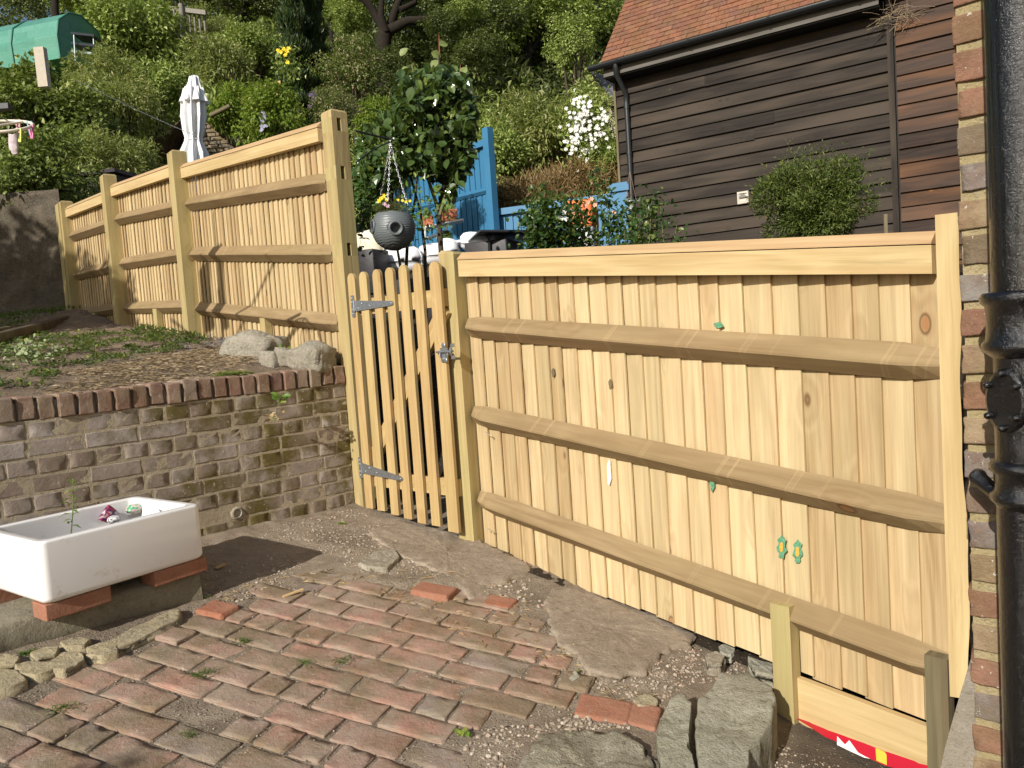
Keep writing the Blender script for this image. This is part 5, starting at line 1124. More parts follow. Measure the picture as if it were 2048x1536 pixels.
# the overgrown slope and the wood behind it, read as one mass
KEEP = [(-90, 0, 195, 100, 17), (318, 228, 460, 330, 13.5), (320, 8, 412, 78, 18.5), (572, -20, 664, 190, 17), (548, 88, 584, 122, 14.2), (1184, 150, 1230, 195, 19), (1125, 195, 1212, 320, 12.5), (355, 150, 412, 300, 10.5), (530, 168, 562, 190, 12.2), (72, 95, 96, 145, 10), (720, -20, 930, 110, 18.5)]
def mass(name, zone, n, mats, seed, lab, Rr=(.6, 1.1), leaf=(.19, .068), per=430):
    r = random.Random(seed); Vs = []; Fs = []; off = 0
    base = [leaves(*crown_arrays(per, leaf[0], leaf[1], 22, seed*5+q, rc=.30), .25) for q in range(4)]
    for k in range(n):
        px, py = zone(r); 
        best = None
        for Y in np.arange(9.2, 42, .4):     # where the ray meets the slope
            p = at(px, py, Y)
            if p.z <= backh(p.x, p.y)+.35: best = p; break
        if best is None: continue
        R = r.uniform(*Rr)*(.5+best.y/28); cpx, cpy = topx(best); rp = R*FPX/best.y*.95
        if any(best.y-R*.5 < yy and cpx+rp > xa and cpx-rp < xb and cpy+rp > ya and cpy-rp < yb for xa, ya, xb, yb, yy in KEEP): continue
        v, f = base[k % 4]; a = r.uniform(0, 6.28); M = np.array([[math.cos(a), -math.sin(a), 0], [math.sin(a), math.cos(a), 0], [0, 0, 1]])
        Vs.append((v@M.T)*R+np.array(best)); Fs.append(f+off); off += len(v)
    v = np.concatenate(Vs); return tag(npmesh(name, v, np.concatenate(Fs), 4, mats, None, tuple(v.mean(0))), lab, 'undergrowth', None, 'stuff')
mass('undergrowth', lambda r: (r.uniform(-160, 620), r.uniform(0, 430)), 150, LM_['mid'], 3, 'tangled green undergrowth covering the slope behind the tall fence')
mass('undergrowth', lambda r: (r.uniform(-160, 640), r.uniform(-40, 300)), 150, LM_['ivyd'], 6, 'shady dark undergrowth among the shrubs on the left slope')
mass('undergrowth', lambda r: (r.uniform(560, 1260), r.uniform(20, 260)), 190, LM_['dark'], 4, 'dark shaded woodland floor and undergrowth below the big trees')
mass('undergrowth', lambda r: (r.uniform(700, 1280), r.uniform(230, 440)), 110, LM_['mid'], 5, 'green undergrowth on the bank behind the blue fences', leaf=(.15, .045))
def ridge(r): return (r.uniform(-200, 1300), r.uniform(-30, 60))
r = random.Random(77); Vs = []; Fs = []; off = 0; base = [leaves(*crown_arrays(1300, .075, .05, 18, 90+q, rc=.30, inner=.3), .25) for q in range(3)]
for k in range(120):
    px = -250+1700*k/120+r.uniform(-25, 25); Y = r.uniform(29, 36); p = at(px, r.uniform(-110, 150), Y); R = r.uniform(1.5, 2.4); v, f = base[k % 3]; Vs.append(v*R+np.array(p)); Fs.append(f+off); off += len(v)
v = np.concatenate(Vs); tag(npmesh('woodland', v, np.concatenate(Fs), 4, LM_['dark'], None, tuple(v.mean(0))), 'far wood on the crest with bits of sky showing through', 'woodland', None, 'stuff')
scatter('dry_grass', [(985, 430), (1000, 350), (1090, 335), (1240, 325), (1245, 420)], 2600, (-5.7, 0., .70), lambda x, y: backh(x, y), (.15, .45), (.008, .016), STRAW, lab='band of dead pale grass on the bank above the low blue fence', cat='dry grass', up=(.6, 2.5), bend=.3, seed=31) if False else None
# ================================================================== GARDEN BEHIND THE FENCES
BLUE, nt, b = newmat('blue_fence_paint'); P_ = geo(nt).outputs['Position']
setb(nt, b, Base_Color=mixc(nt, noise(nt, P_, 4., 4), (.035, .155, .29), (.05, .20, .36)), Roughness=.5)
def bluefence(name, lab, A, B, zA, zB, hgt, pitch, postend, seed, rails=(0.02, .33, .66)):
    P, d, n, L = fence_frame(A, B); r = random.Random(seed); root = thing(name, lab, 'fence', (P.x, P.y, min(zA, zB)-hgt)); mb = MB(); m = int(L/pitch)
    for i in range(m):
        s_ = i*pitch; z1 = zA+(zB-zA)*s_/L-.03; o = r.uniform(0, .006)
        mb.hexa([P+d*(s_+.004)-n*(.012+o)+ZU*(z1-hgt), P+d*(s_+pitch-.012)-n*(.002+o)+ZU*(z1-hgt), P+d*(s_+pitch-.012)-n*(.02+o)+ZU*(z1-hgt), P+d*(s_+.004)-n*(.02+o)+ZU*(z1-hgt),
                 P+d*(s_+.004)-n*(.012+o)+ZU*z1, P+d*(s_+pitch-.012)-n*(.002+o)+ZU*z1, P+d*(s_+pitch-.012)-n*(.02+o)+ZU*z1, P+d*(s_+.004)-n*(.02+o)+ZU*z1], 2)
    mb.build('board_panel', BLUE, root)
    mb = MB(); mb.box(P+d*L/2-n*.03+ZU*((zA+zB)/2-hgt/2-.05), (L, .01, hgt-.1), d, n, ZU); mb.build('backing', BLUE, root)
    for k in rails:
        mb = MB(); a = P+ZU*(zA-hgt*k); e = P+d*L+ZU*(zB-hgt*k); w_ = .035 if k > .03 else .05
        mb.prism([(0, 0), (w_, 0 if k < .03 else -.02), (w_, -.09 if k < .03 else -.05), (0, -.09)], a, e, n, ZU); mb.build('rail', BLUE, root)
    for s_ in postend:
        mb = MB(); c = P+d*s_*L+n*.02; zt = zA+(zB-zA)*s_+.10; mb.box((c.x, c.y, zt-hgt/2-.1), (.11, .11, hgt+.2), d, n, ZU, 2); mb.build('post', BLUE, root)
    return root
pR = at(975, 272, 11.); pL = at(780, 335, 12.6)
bluefence('blue_fence', 'tall blue painted board fence behind the rose tree', (pL.x, pL.y), (pR.x, pR.y), pL.z, pR.z, 2.1, .115, (1.012,), 3)
pA = at(994, 415, 11.1); pB = at(1254, 377, 10.55)
bluefence('blue_fence', 'low blue painted board fence ending at the barn corner', (pA.x, pA.y), (pB.x, pB.y), pA.z, pA.z+.03, 1.3, .115, (), 4, (0.02,))
mb = MB(); c = at(1240, 378, 10.53); mb.box((c.x-.02, c.y-.04, c.z-.6), (.24, .03, 1.35), V(.9, -.43, 0), V(-.43, -.9, 0), ZU, 2); mb.box((c.x-.02, c.y-.06, c.z+.0), (.28, .06, .08), V(.9, -.43, 0), V(-.43, -.9, 0), ZU, 0); tag(mb.build('fence_panel', BLUE), 'short blue fence panel beside the black downpipe', 'fence panel')
# white bracket shelf with terracotta trough, green pail
WHT = plain('white_paint', (.78, .78, .76), .4, var=.03); TER = plain('terracotta', (.42, .14, .07), .75, var=.12); 
Ys = 10.7; s0_, s1_ = at(852, 455, Ys+.25), at(926, 440, Ys-.1)
mb = MB(); mb.tube([s0_, s1_], .022, 8); mb.tube([at(850, 478, Ys), at(893, 464, Ys)], .022, 8); mb.tube([at(892, 448, Ys), at(893, 470, Ys-.02), at(897, 486, Ys-.1)], .020, 8); mb.tube([at(850, 448, Ys+.2), at(850, 482, Ys+.2)], .02, 8)
mb2 = MB(); mb2.hexa([s0_-V(0, .14, .02), s1_-V(0, .14, .02), s1_+V(0, .1, -.02), s0_+V(0, .1, -.02), s0_-V(0, .14, 0), s1_-V(0, .14, 0), s1_+V(0, .1, 0), s0_+V(0, .1, 0)])
sh_ = thing('wall_shelf', 'white metal bracket shelf fixed on the tall blue fence', 'shelf', (s0_+s1_)/2); mb2.build('shelf_board', WHT, sh_); mb.build('bracket', WHT, sh_)
def trough(px0, px1, yt, yb, Y, lab, mat, name='trough', plant=True, key='mid'):
    a, b_ = at(px0, yb, Y), at(px1, yb, Y); h = at(px0, yt, Y).z-a.z; c = (a+b_)/2; w_ = (b_-a).length; root = thing(name, lab, 'plant trough', c); mb = MB()
    secs = []
    for k, z in ((.86, 0), (.97, h*.82), (1.0, h*.82), (1.02, h), (.94, h), (.92, h*.85)):
        secs.append([c+V(x*w_/2*k, y*w_*.22*k, z) for x, y in ((-1, -1), (1, -1), (1, 1), (-1, 1))])
    mb.sections(secs, True, True, False); mb.build('pot', mat, root)
    if plant:
        f = bpy.data.objects.new('foliage', protos[key]); COL.objects.link(f); f.parent = root; f.location = (0, 0, h*1.1); f.scale = (w_*.5, w_*.3, h*.9)
    return root
trough(878, 916, 420, 443, 10.65, 'terracotta plant trough on the white bracket shelf', TER)
trough(846, 868, 432, 452, 10.9, 'small terracotta pot at the left end of the white shelf', TER, 'flower_pot')
p = at(896, 492, 10.4); root = thing('pail', 'lime green hanging pail with a plant under the white shelf', 'pail', p); mb = MB(); mb.lathe([(.0001, 0), (.055, 0), (.072, .13), (.068, .13), (.05, .01)], p, 20); mb.build('bucket', plain('lime_enamel', (.35, .50, .04), .35), root)
mb = MB(); mb.tube([p+V(.07*math.cos(a), 0, .13+.10*math.sin(a)) for a in np.linspace(0, 3.1416, 11)], .003, 6); mb.build('handle', ZINC, root)
f = bpy.data.objects.new('foliage', protos['ivyd']); COL.objects.link(f); f.parent = root; f.location = (0, 0, .17); f.scale = (.08, .08, .05)
# sofas and cushions
RAT, nt, b = newmat('dark_rattan'); P_ = geo(nt).outputs['Position']; wv = NN(nt, 'TexBrick', {'Vector': NN(nt, 'CombineXYZ', {0: NN(nt, 'SeparateXYZ', {0: P_}).outputs[0], 1: NN(nt, 'SeparateXYZ', {0: P_}).outputs[2], 2: 0.}).outputs[0], 'Scale': 22., 'Mortar Size': .03, 'Color1': (.055, .05, .055, 1), 'Color2': (.035, .032, .036, 1), 'Mortar': (.008, .008, .008, 1)})
setb(nt, b, Base_Color=wv.outputs[0], Roughness=.5); bump(nt, b, wv.outputs['Fac'], .6, .01)
CUSH = plain('white_cushion', (.80, .80, .82), .85, var=.04, sc_=14, bmp=.5)
def cushion(c, dims, X, lab, seed, name='cushion', big=.03):
    Yv = V(-X.y, X.x, 0); mb = MB(); mb.rough(c, dims, X, Yv, ZU, (12, 8, 8), min(dims)*.42, .008, 9, seed, big=big, bfs=5); return tag(mb.build(name, CUSH), lab, 'cushion')
X1 = V(.93, -.36, 0).normalized(); Y1 = V(.36, .93, 0).normalized()
def sofa(px0, px1, yt, Y, h, dep, lab, arms=()):
    a, b_ = at(px0, yt, Y), at(px1, yt, Y); w_ = (b_-a).length; c = (a+b_)/2; root = thing('rattan_sofa', lab, 'sofa', (c.x, c.y, c.z-h)); mb = MB()
    mb.rough(c+V(0, dep/2, -h/2-.1), (w_, dep, h-.25), X1, Y1, ZU, (3, 3, 3), .015, .001, 5); mb.build('base', RAT, root)
    for s_ in arms:
        mb = MB(); mb.rough(c+X1*(s_*w_/2)+V(0, dep/2, -h/2+.02), (.16, dep, h-.02), X1, Y1, ZU, (3, 3, 3), .015, .001, 5); mb.build('arm', RAT, root)
    return root, c, w_
rt1, c1, w1 = sofa(735, 1000, 508, 8.0, .75, .75, 'long dark rattan sofa with white cushions behind the gate', (-1, 1))
for k, (xa, xb, yt, yb, Y, lab) in enumerate(((764, 842, 500, 545, 7.75, 'white seat back cushion behind the hanging planter stems'), (838, 918, 488, 530, 7.85, 'white seat back cushion left of the brown gate post'))):
    a, b_ = at(xa, (yt+yb)/2, Y), at(xb, (yt+yb)/2, Y); h = (at(xa, yt, Y)-at(xa, yb, Y)).z; cushion((a+b_)/2, ((b_-a).length*1.05, .18, h*1.1), V(1, -.05, 0).normalized(), lab, k)
cushion(at(742, 498, 8.5), (.34, .22, .42), V(.95, -.3, 0), 'round cream cushion above the rattan arm by the tall fence post', 6, big=.01).data.materials[0] = plain('cream_cushion', (.72, .66, .50), .85)
for k, (px, py, w_, h_, lab) in enumerate(((946, 482, .30, .16, 'crumpled white scatter cushion on the sofa arm, left one'), (980, 484, .30, .11, 'flatter white scatter cushion on the sofa beside the table'), (905, 486, .25, .07, 'folded white throw beneath the green pail'))):
    cushion(at(px, py, 8.2), (w_, .18, h_), V(.97, -.2, 0).normalized(), lab, 11+k, big=.07)
mb = MB(); a, b_ = at(944, 484, 7.6), at(1034, 487, 7.6); c = (a+b_)/2; mb.rough(c+V(0, .1, -.20), ((b_-a).length, .5, .42), X1, Y1, ZU, (3, 3, 3), .012, .001, 5); tag(mb.build('rattan_armchair', RAT), 'dark rattan armchair back just above the low fence top', 'armchair')
mb = MB(); a, b_ = at(723, 500, 7.4), at(761, 502, 7.4); c = (a+b_)/2; mb.rough(c+V(0, .1, -.20), ((b_-a).length, .3, .42), X1, Y1, ZU, (3, 3, 3), .012, .001, 5); tag(mb.build('rattan_armchair', RAT), 'dark rattan armchair arm seen beside the tall fence post', 'armchair')
TBL = plain('dark_metal', (.035, .037, .042), .3, .3, var=.05)
a, b_ = at(957, 462, 7.3), at(1172, 462, 7.5); tb = thing('garden_table', 'dark thin-topped garden table behind the low fence', 'table', ((a+b_)/2).xy.to_3d()+V(0, .3, .15)); mb = MB()
X2 = (b_-a).normalized(); Y2 = V(-X2.y, X2.x, 0).normalized(); c = (a+b_)/2+Y2*.35; mb.rough(c-ZU*.004, ((b_-a).length, .75, .028), X2, Y2, X2.cross(Y2), (8, 5, 3), .012, .0003, 5); mb.build('table_top', TBL, tb)
for (sx, sy) in ((-.42, -.33), (-.32, .3), (.42, -.33), (.42, .33)):
    mb = MB(); q = c+X2*((b_-a).length*sx)+Y2*(.75*sy); mb.tube([q-ZU*.02, q-ZU*.06+X2*(.03 if sx < 0 else -.03), V(q.x, q.y, .25)], .014, 8); mb.build('leg', TBL, tb)
# orange and grey kettle cover behind the roses
p = at(1170, 505, 8.2); oc = thing('covered_barbecue', 'orange topped grey garden box half hidden by the rose bush', 'barbecue', p-ZU*.5); mb = MB(); hh = (at(1170, 400, 8.2)-p).z
mb.rough(p+ZU*hh*.72, (.27, .3, hh*.55), X1, Y1, ZU, (6, 6, 6), .03, .004, 8, 2, big=.02); mb.build('cover', plain('orange_fabric', (.72, .16, .04), .7, var=.1), oc)
mb = MB(); mb.rough(p+ZU*(hh*.22-.2), (.27, .28, hh*.5+.4), X1, Y1, ZU, (4, 4, 4), .02, .001, 8); mb.build('body', plain('grey_metal', (.32, .33, .36), .4), oc)
# hanging ribbed globe planter
GL, nt, b = newmat('dark_woven_resin'); P_ = geo(nt).outputs['Position']; zc_ = NN(nt, 'SeparateXYZ', {0: P_}).outputs[2]
setb(nt, b, Base_Color=mixc(nt, noise(nt, P_, 30., 4), (.10, .115, .12), (.15, .17, .178)), Roughness=.4)
gc_ = at(787, 457, 4.42); GRd = .124; hp = thing('hanging_planter', 'dark grey woven globe planter with round holes hanging on a chain', 'planter', gc_-ZU*GRd); mb = MB()
secs = []; holes = [(V(.25, -1, -.12).normalized(), .035), (V(-.92, -.42, .10).normalized(), .035)]
for i in range(49):
    t = -1+1.68*i/48; z = t; rr_ = math.sqrt(max(.0004, 1-t*t)); ring = []
    for k in range(64):
        a = 2*math.pi*k/64; wob = .012*math.sin(i*2.1+.8*nz((math.cos(a)*2, math.sin(a)*2, t*2), 1.2)*4)
        v_ = V(math.cos(a)*rr_, math.sin(a)*rr_, z)*(GRd*(1+wob*1.2))
        for hd, hr in holes:
            d_ = (v_.normalized()*GRd-hd*GRd).length
            if d_ < hr: v_ = v_*(.62+.30*(d_/hr)**5)
        ring.append(gc_+v_)
    secs.append(ring)
mb.sections(secs, True, True, True); mb.build('bowl', GL, hp)
for hd, hr in holes:
    mb = MB(); u1 = hd.cross(ZU).normalized(); u2 = hd.cross(u1); mb.tube([gc_+hd*GRd*.97+u1*math.cos(a)*hr+u2*math.sin(a)*hr for a in np.linspace(0, 2*math.pi, 25)], .0075, 8); mb.build('hole_rim', GL, hp)
fl = []
YEL = plain('yellow_petal', (.85, .62, .02), .6, var=.05); WPET = plain('white_petal', (.80, .80, .76), .6, var=.05)
f = bpy.data.objects.new('bedding_plants', protos['haw']); COL.objects.link(f); f.parent = hp; f.location = (0, 0, GRd*1.85); f.scale = (.11, .10, .05)
def blooms(name, mat, pts, R, parent, seed=1, petals=6):
    rs_ = np.random.RandomState(seed); P = []; D = []
    for q in pts:
        for k in range(petals):
            a = k*6.283/petals+rs_.uniform(0, .5); P.append(tuple(q)); D.append((math.cos(a), -.25, math.sin(a)*.9))
    P = np.array(P); D = np.array(D)+rs_.normal(0, .12, (len(P), 3)); v, f_ = leaves(P, D, np.array([[0, -1, .3]])+rs_.normal(0, .2, (len(P), 3)), np.full(len(P), R), np.full(len(P), R*.75), .1)
    return npmesh(name, v, f_, 4, mat, parent, tuple(wloc(parent)) if parent else tuple(P.mean(0)))
blooms('yellow_flowers', YEL, [at(x, y, 4.34) for x, y in ((768, 392), (762, 397), (758, 402), (774, 399))], .014, hp)
blooms('yellow_flowers', YEL, [at(x, y, 4.36) for x, y in ((796, 400), (805, 401), (820, 402), (812, 404))], .010, hp, 2)
blooms('pink_flowers', plain('pink_petal', (.55, .35, .45), .6), [at(x, y, 4.33) for x, y in ((769, 408), (776, 412))], .013, hp, 3)
CHN = plain('chain_metal', (.5, .5, .52), .35, .9); top_ = at(780, 283, 4.42)
for e_, nm in ((at(817, 413, 4.40), 1), (at(758, 405, 4.50), 2), (at(775, 405, 4.32), 3)):
    mb = MB(); L = (e_-top_).length; m = int(L/.016)
    for k in range(m):
        q = top_.lerp(e_, k/m)+V(0, 0, -.02*math.sin(3.14*k/m)); t = (e_-top_).normalized(); u1 = t.cross(V(0, 1, 0) if k % 2 else V(1, .3, 0)).normalized()
        mb.tube([q+t*.008*math.cos(a)*1.35+u1*.0045*math.sin(a) for a in np.linspace(0, 6.283, 9)], .0016, 5, False)
    mb.build('chain', CHN, hp)
mb = MB(); a = at(712, 262, 4.30); mb.tube([a, top_+ZU*.012], .006, 8); mb.tube([at(712, 325, 4.30), at(745, 300, 4.36), top_+ZU*.0], .004, 8); mb.tube([top_+ZU*.03, top_+V(.012, 0, .01), top_+V(0, 0, -.012), top_+V(-.012, 0, .0)], .004, 8)
tag(mb.build('hanging_bracket', plain('black_iron', (.015, .015, .016), .4)), 'black iron hanging bracket on the tall fence post', 'bracket')
# the rose tree in front
RL = leafmat('rose_leaf', (.028, .060, .015), (.11, .165, .045), yel=(.14, .20, .05), ymix=.10, trans=.22, rough=.22, spec=.6)
RN_ = leafmat('new_rose_leaf', (.22, .30, .09), (.34, .38, .14), trans=.4); RED = plain('red_shoot', (.22, .06, .03), .7)
CANE = plain('rose_cane', (.13, .14, .05), .7, var=.3); Yr = 5.6
rt = thing('rose_tree', 'large leafy climbing rose tree standing behind the gate', 'tree', (at(880, 540, Yr).x, Yr, .1))
canes = [[(885, 560), (880, 470), (877, 420), (895, 350), (880, 260), (878, 110)], [(877, 420), (850, 340), (838, 260), (825, 130)], [(880, 430), (905, 340), (925, 230), (921, 135)], [(845, 560), (850, 500), (840, 420), (815, 330), (800, 250)], [(800, 560), (815, 480), (830, 400), (838, 320), (870, 220)], [(895, 350), (930, 300), (945, 250)], [(815, 330), (770, 290), (745, 260)], [(812, 530), (795, 500), (775, 480)]]
for i, q in enumerate(canes):
    pts = [at(x, y, Yr+.12*math.sin(i*2+k)*(k > 1)) for k, (x, y) in enumerate(q)]; mb = MB()
    if i in (0, 3, 4, 7): pts[0].z = .1; 
    mb.tube(pts, [(.022 if i == 0 else .014)*(1-.75*k/(len(pts)-1)) for k in range(len(pts))], 8); mb.build('cane', BARK if i in (0, 3, 4) else CANE, rt)
rs_ = np.random.RandomState(12); P = []; zone = [(790, 180), (810, 140), (880, 130), (935, 150), (948, 225), (945, 300), (930, 350), (900, 395), (850, 340), (800, 345), (725, 410), (706, 345), (725, 270), (765, 215)]
while len(P) < 2100:
    x, y = rs_.uniform(700, 965), rs_.uniform(120, 425)
    if inpoly(x, y, zone) and nz((x*.02, y*.02, 0), 1., 3) > -.34: P.append(tuple(at(x, y, Yr+rs_.normal(0, .17))))
P = np.array(P); n = len(P); D = rs_.normal(0, 1, (n, 3)); D[:, 2] -= .35; Nm = np.array([[-.25, -.45, .8]])+rs_.normal(0, .35, (n, 3))
v, f_ = leaves_oval(P, D, Nm, rs_.uniform(.055, .10, n), rs_.uniform(.042, .068, n), .18); npmesh('foliage', v, f_, 4, RL, rt, tuple(rt.location))
P = np.array([tuple(at(x, y, Yr-.1)) for x, y in ((800, 112), (862, 105), (862, 135), (922, 150), (878, 90), (850, 170), (800, 145), (815, 235), (860, 180))]); n = len(P)
v, f_ = leaves_oval(P, rs_.normal(0, .4, (n, 3))+np.array([[.6, 0, .5]]), np.array([[0, -1., .4]])+rs_.normal(0, .2, (n, 3)), np.full(n, .075), np.full(n, .06), .15); npmesh('young_leaves', v, f_, 4, RN_, rt, tuple(rt.location))
for q in ([(878, 70), (879, 110), (880, 170)], [(824, 115), (823, 150), (828, 175)], [(921, 130), (919, 160)], [(838, 185), (840, 240)]):
    mb = MB(); mb.tube([at(x, y, Yr-.05) for x, y in q], [.003, .006, .006][:len(q)], 6); mb.build('shoot', RED, rt)
# filler greenery low behind the gate, right of the planter
ivy('climber', 735, 400, 5.3, 260, .32, 'leafy climber with white blooms behind the tall fence post', 21, IVY, 'plant', (.035, .06), (.45, .5, 1.1))
ivy('potted_plant', 845, 425, 5.2, 130, .22, 'light green trailing plant between planter and rose trunk', 22, LFG, 'plant', (.025, .045), (.7, .5, 1.0))
# rose bushes over the low fence
RBL = leafmat('small_rose_leaf', (.02, .055, .015), (.07, .13, .03), yel=(.22, .26, .06), ymix=.12, rough=.35)
def rosebush(px0, px1, yt, yb, Y, n, seed, lab, fl=None, flm=None, L=(.030, .052)):
    rs_ = np.random.RandomState(seed); base = at((px0+px1)/2, 520, Y); root = thing('rose_bush', lab, 'shrub', (base.x, base.y, .05)); P = []; 
    for k in range(9):
        xe = rs_.uniform(px0, px1); ye = yt+(yb-yt)*.25*abs(xe-(px0+px1)/2)/((px1-px0)/2)*2+rs_.uniform(-8, 20); e = at(xe, ye, Y+rs_.normal(0, .12)); b0_ = Vector((base.x+rs_.normal(0, .05), base.y, .05)); m_ = b0_.lerp(e, .55)+V((e.x-base.x)*.15, 0, .03)
        mb = MB(); mb.tube([b0_, m_, e], [.007, .005, .0018], 6); mb.build('cane', CANE, root)
        for t in rs_.uniform(.35, 1.05, n//9): P.append(tuple((m_.lerp(e, (t-.5)*2) if t > .5 else b0_.lerp(m_, t*2))+Vector(rs_.normal(0, .055, 3))))
    P = np.array(P); m = len(P); v, f_ = leaves_oval(P, rs_.normal(0, 1, (m, 3)), np.array([[-.2, -.4, .8]])+rs_.normal(0, .4, (m, 3)), rs_.uniform(*L, m), rs_.uniform(L[0]*.6, L[1]*.6, m), .2); npmesh('foliage', v, f_, 4, RBL, root, tuple(root.location))
    if fl: blooms('blossom', flm, [at(x, y, Y-.1) for x, y in fl], .02, root, seed, 7)
    return root
PINK = plain('apricot_petal', (.85, .42, .28), .6, var=.1)
rosebush(1035, 1145, 388, 500, 5.6, 2100, 3, 'bushy dark green rose with small white flowers above the low fence', [(1128, 425), (1124, 436), (1132, 438)], WPET)
rosebush(1130, 1250, 355, 500, 5.9, 1500, 4, 'rose bush with apricot flowers in front of the orange box', [(1176, 405), (1183, 398), (1148, 425), (1228, 425), (1190, 410), (1170, 412)], PINK)
rosebush(1240, 1360, 385, 500, 5.5, 700, 5, 'sparse light green rose bush in front of the barn wall and downpipe')
rosebush(1290, 1360, 330, 400, 6.4, 200, 8, 'thin rose shoots climbing the barn boards above the feeder', L=(.02, .034)) if False else None
# bush against the barn
BB_ = LM_['con']; c = at(1630, 400, 6.7); R = 106/FPX*6.7; root = thing('shrub', 'round fine-leaved green bush in front of the black barn wall', 'shrub', (c.x, c.y, 0.1))
BLM = leafmat('box_leaf', (.05, .085, .018), (.15, .19, .045), yel=(.30, .30, .08), ymix=.1)
P, D, Nm, l, w_ = crown_arrays(24000, .085, .026, 46, 41, rc=.34, inner=.25); P[:, 2] *= .82; P *= R; D += np.array([[0, 0, .5]]); v, f_ = leaves(P+np.array(c), D, Nm, l*R*1.1, w_*R*1.1, .2); npmesh('foliage', v, f_, 4, BLM, root, tuple(root.location))
mb = MB(); r = random.Random(4)
for k in range(70):
    a = r.uniform(0, 6.28); q = r.uniform(.1, .95); e = c+V(math.cos(a)*R*q, math.sin(a)*R*q*.8, R*r.uniform(-.1, .72)); mb.tube([V(c.x+r.gauss(0, .04), c.y, .15), c.lerp(e, .35)-ZU*R*.5, e], [.008, .005, .0012], 5, False)
mb.build('branches', BARK, root)
rs_ = np.random.RandomState(5); Q = []; Dq = []
for k in range(90):
    a = rs_.uniform(0, 6.28); el_ = rs_.uniform(-.1, 1.4); d0 = np.array([math.cos(a)*math.cos(el_), math.sin(a)*math.cos(el_), math.sin(el_)*.85]); L_ = rs_.uniform(.9, 1.4)
    for t in np.linspace(.75, L_, 16): Q.append(np.array(c)+d0*R*t+rs_.normal(0, .008, 3)); Dq.append(d0*.6+rs_.normal(0, .6, 3))
Q = np.array(Q); Dq = np.array(Dq); n = len(Q); v, f_ = leaves(Q, Dq, rs_.normal(0, .5, (n, 3))+np.array([[-.2, -.5, .8]]), rs_.uniform(.02, .045, n), rs_.uniform(.007, .013, n), .2); npmesh('shoots', v, f_, 4, BLM, root, tuple(root.location))
# hanging bird feeder
p = at(1262, 404, 7.6); root = thing('bird_feeder', 'small steel bird feeder with a domed lid hung before the barn corner', 'bird feeder', p-ZU*.07); mb = MB()
mb.lathe([(.0001, .022), (.03, .018), (.055, .008), (.068, .0), (.064, -.002), (.02, .0)], p, 24); mb.build('lid', ZINC, root)
mb = MB(); mb.lathe([(.0001, -.002), (.026, -.002), (.026, -.05), (.034, -.055), (.034, -.085), (.026, -.09), (.0001, -.09)], p, 20); mb.build('seed_tube', plain('feeder_tube', (.22, .24, .22), .25), root)
for dx in (-.055, .055, .0): 
    mb = MB(); mb.tube([p+V(dx, 0, 0), p+V(.005, 0, .30)], .0018, 5); mb.build('wire', plain('copper_wire', (.30, .20, .14), .5), root)
# stake by the bush
mb = MB(); p = at(1772, 470, 6.4); mb.rough(p+ZU*.04, (.028, .02, .26), V(1, 0, 0), V(0, 1, 0), ZU, (3, 3, 8), .003, .002, 30, 2); tag(mb.build('stake', OLDW), 'short grey wooden stake sticking up behind the low fence near the bush', 'stake')
ivy('plant', 1908, 437, 2.6, 9, .02, 'bit of bright green leaf beside the top of the fence end board', 31, LFG, 'plant', (.012, .02))
# closed parasol
pt_ = at(388, 152, 10.); pb = at(388, 330, 10.); root = thing('closed_parasol', 'closed white garden parasol standing behind the tall fence', 'parasol', (pt_.x, pt_.y, backh(pt_.x, 10.)-.1)); mb = MB()
CLOTH = plain('white_canvas', (.80, .80, .80), .8, var=.03, sc_=10)
H_ = pt_.z-pb.z; ax3 = (pt_-pb).normalized()
def folds(prof, amp, nf, ph):
    secs = []
    for t, rr_ in prof:
        c = pb.lerp(pt_, t); secs.append([c+V(math.cos(a), math.sin(a), 0)*rr_*(1+amp*math.sin(a*nf+ph+t*2.5)+.4*amp*math.sin(a*(nf*2+1)+t*5)) for a in np.linspace(0, 2*math.pi, 129)[:-1]])
    return secs
mb.sections(folds([(-.6, .14), (-.2, .17), (.0, .155), (.12, .145), (.26, .09), (.30, .085), (.38, .105), (.55, .125), (.75, .12), (.86, .10)], .24, 9, 0), True, True, True); mb.build('canopy', CLOTH, root)
mb = MB(); mb.sections(folds([(.70, .165), (.74, .15), (.84, .10), (.93, .065), (.985, .055), (1.0, .03), (1.005, .002)], .14, 8, 1), True, True, True); mb.build('valance', CLOTH, root)
mb = MB(); q = pb.lerp(pt_, .28); mb.tube([q+V(math.cos(a)*.092, math.sin(a)*.092, 0) for a in np.linspace(0, 6.283, 25)], .006, 6); mb.build('tie', CLOTH, root)
mb = MB(); mb.tube([V(pt_.x, pt_.y, root.location.z), pb], .022, 10); mb.build('pole', TBL, root)
# small stone outbuilding with a tiled roof
Yo = 12.5; pk_ = at(395, 232, Yo); el, er = at(312, 300, Yo-.2), at(462, 300, Yo-.1); root = thing('stone_outbuilding', 'small stone outbuilding with a mossy brown tiled roof behind the parasol', 'outbuilding', (pk_.x, pk_.y, .9)); mb = MB()
OST = brickmat('rubble_stone', [(.26, .21, .14), (.32, .26, .18), (.22, .18, .12), (.30, .24, .17)], moss=.3, lime=.4, fine=30.)
gb = [V(el.x+.75, el.y, .9), V(er.x-.05, er.y, .9)]
r = random.Random(2); z = 1.0
mb.hexa([V(el.x+.22, Yo, .8), V(er.x, Yo, .8), V(er.x, Yo+1.6, .8), V(el.x+.22, Yo+1.6, .8), V(el.x+.22, Yo, el.z-.02), V(er.x, Yo, el.z-.02), V(er.x, Yo+1.6, el.z-.02), V(el.x+.22, Yo+1.6, el.z-.02)])
w_ = er.x-el.x
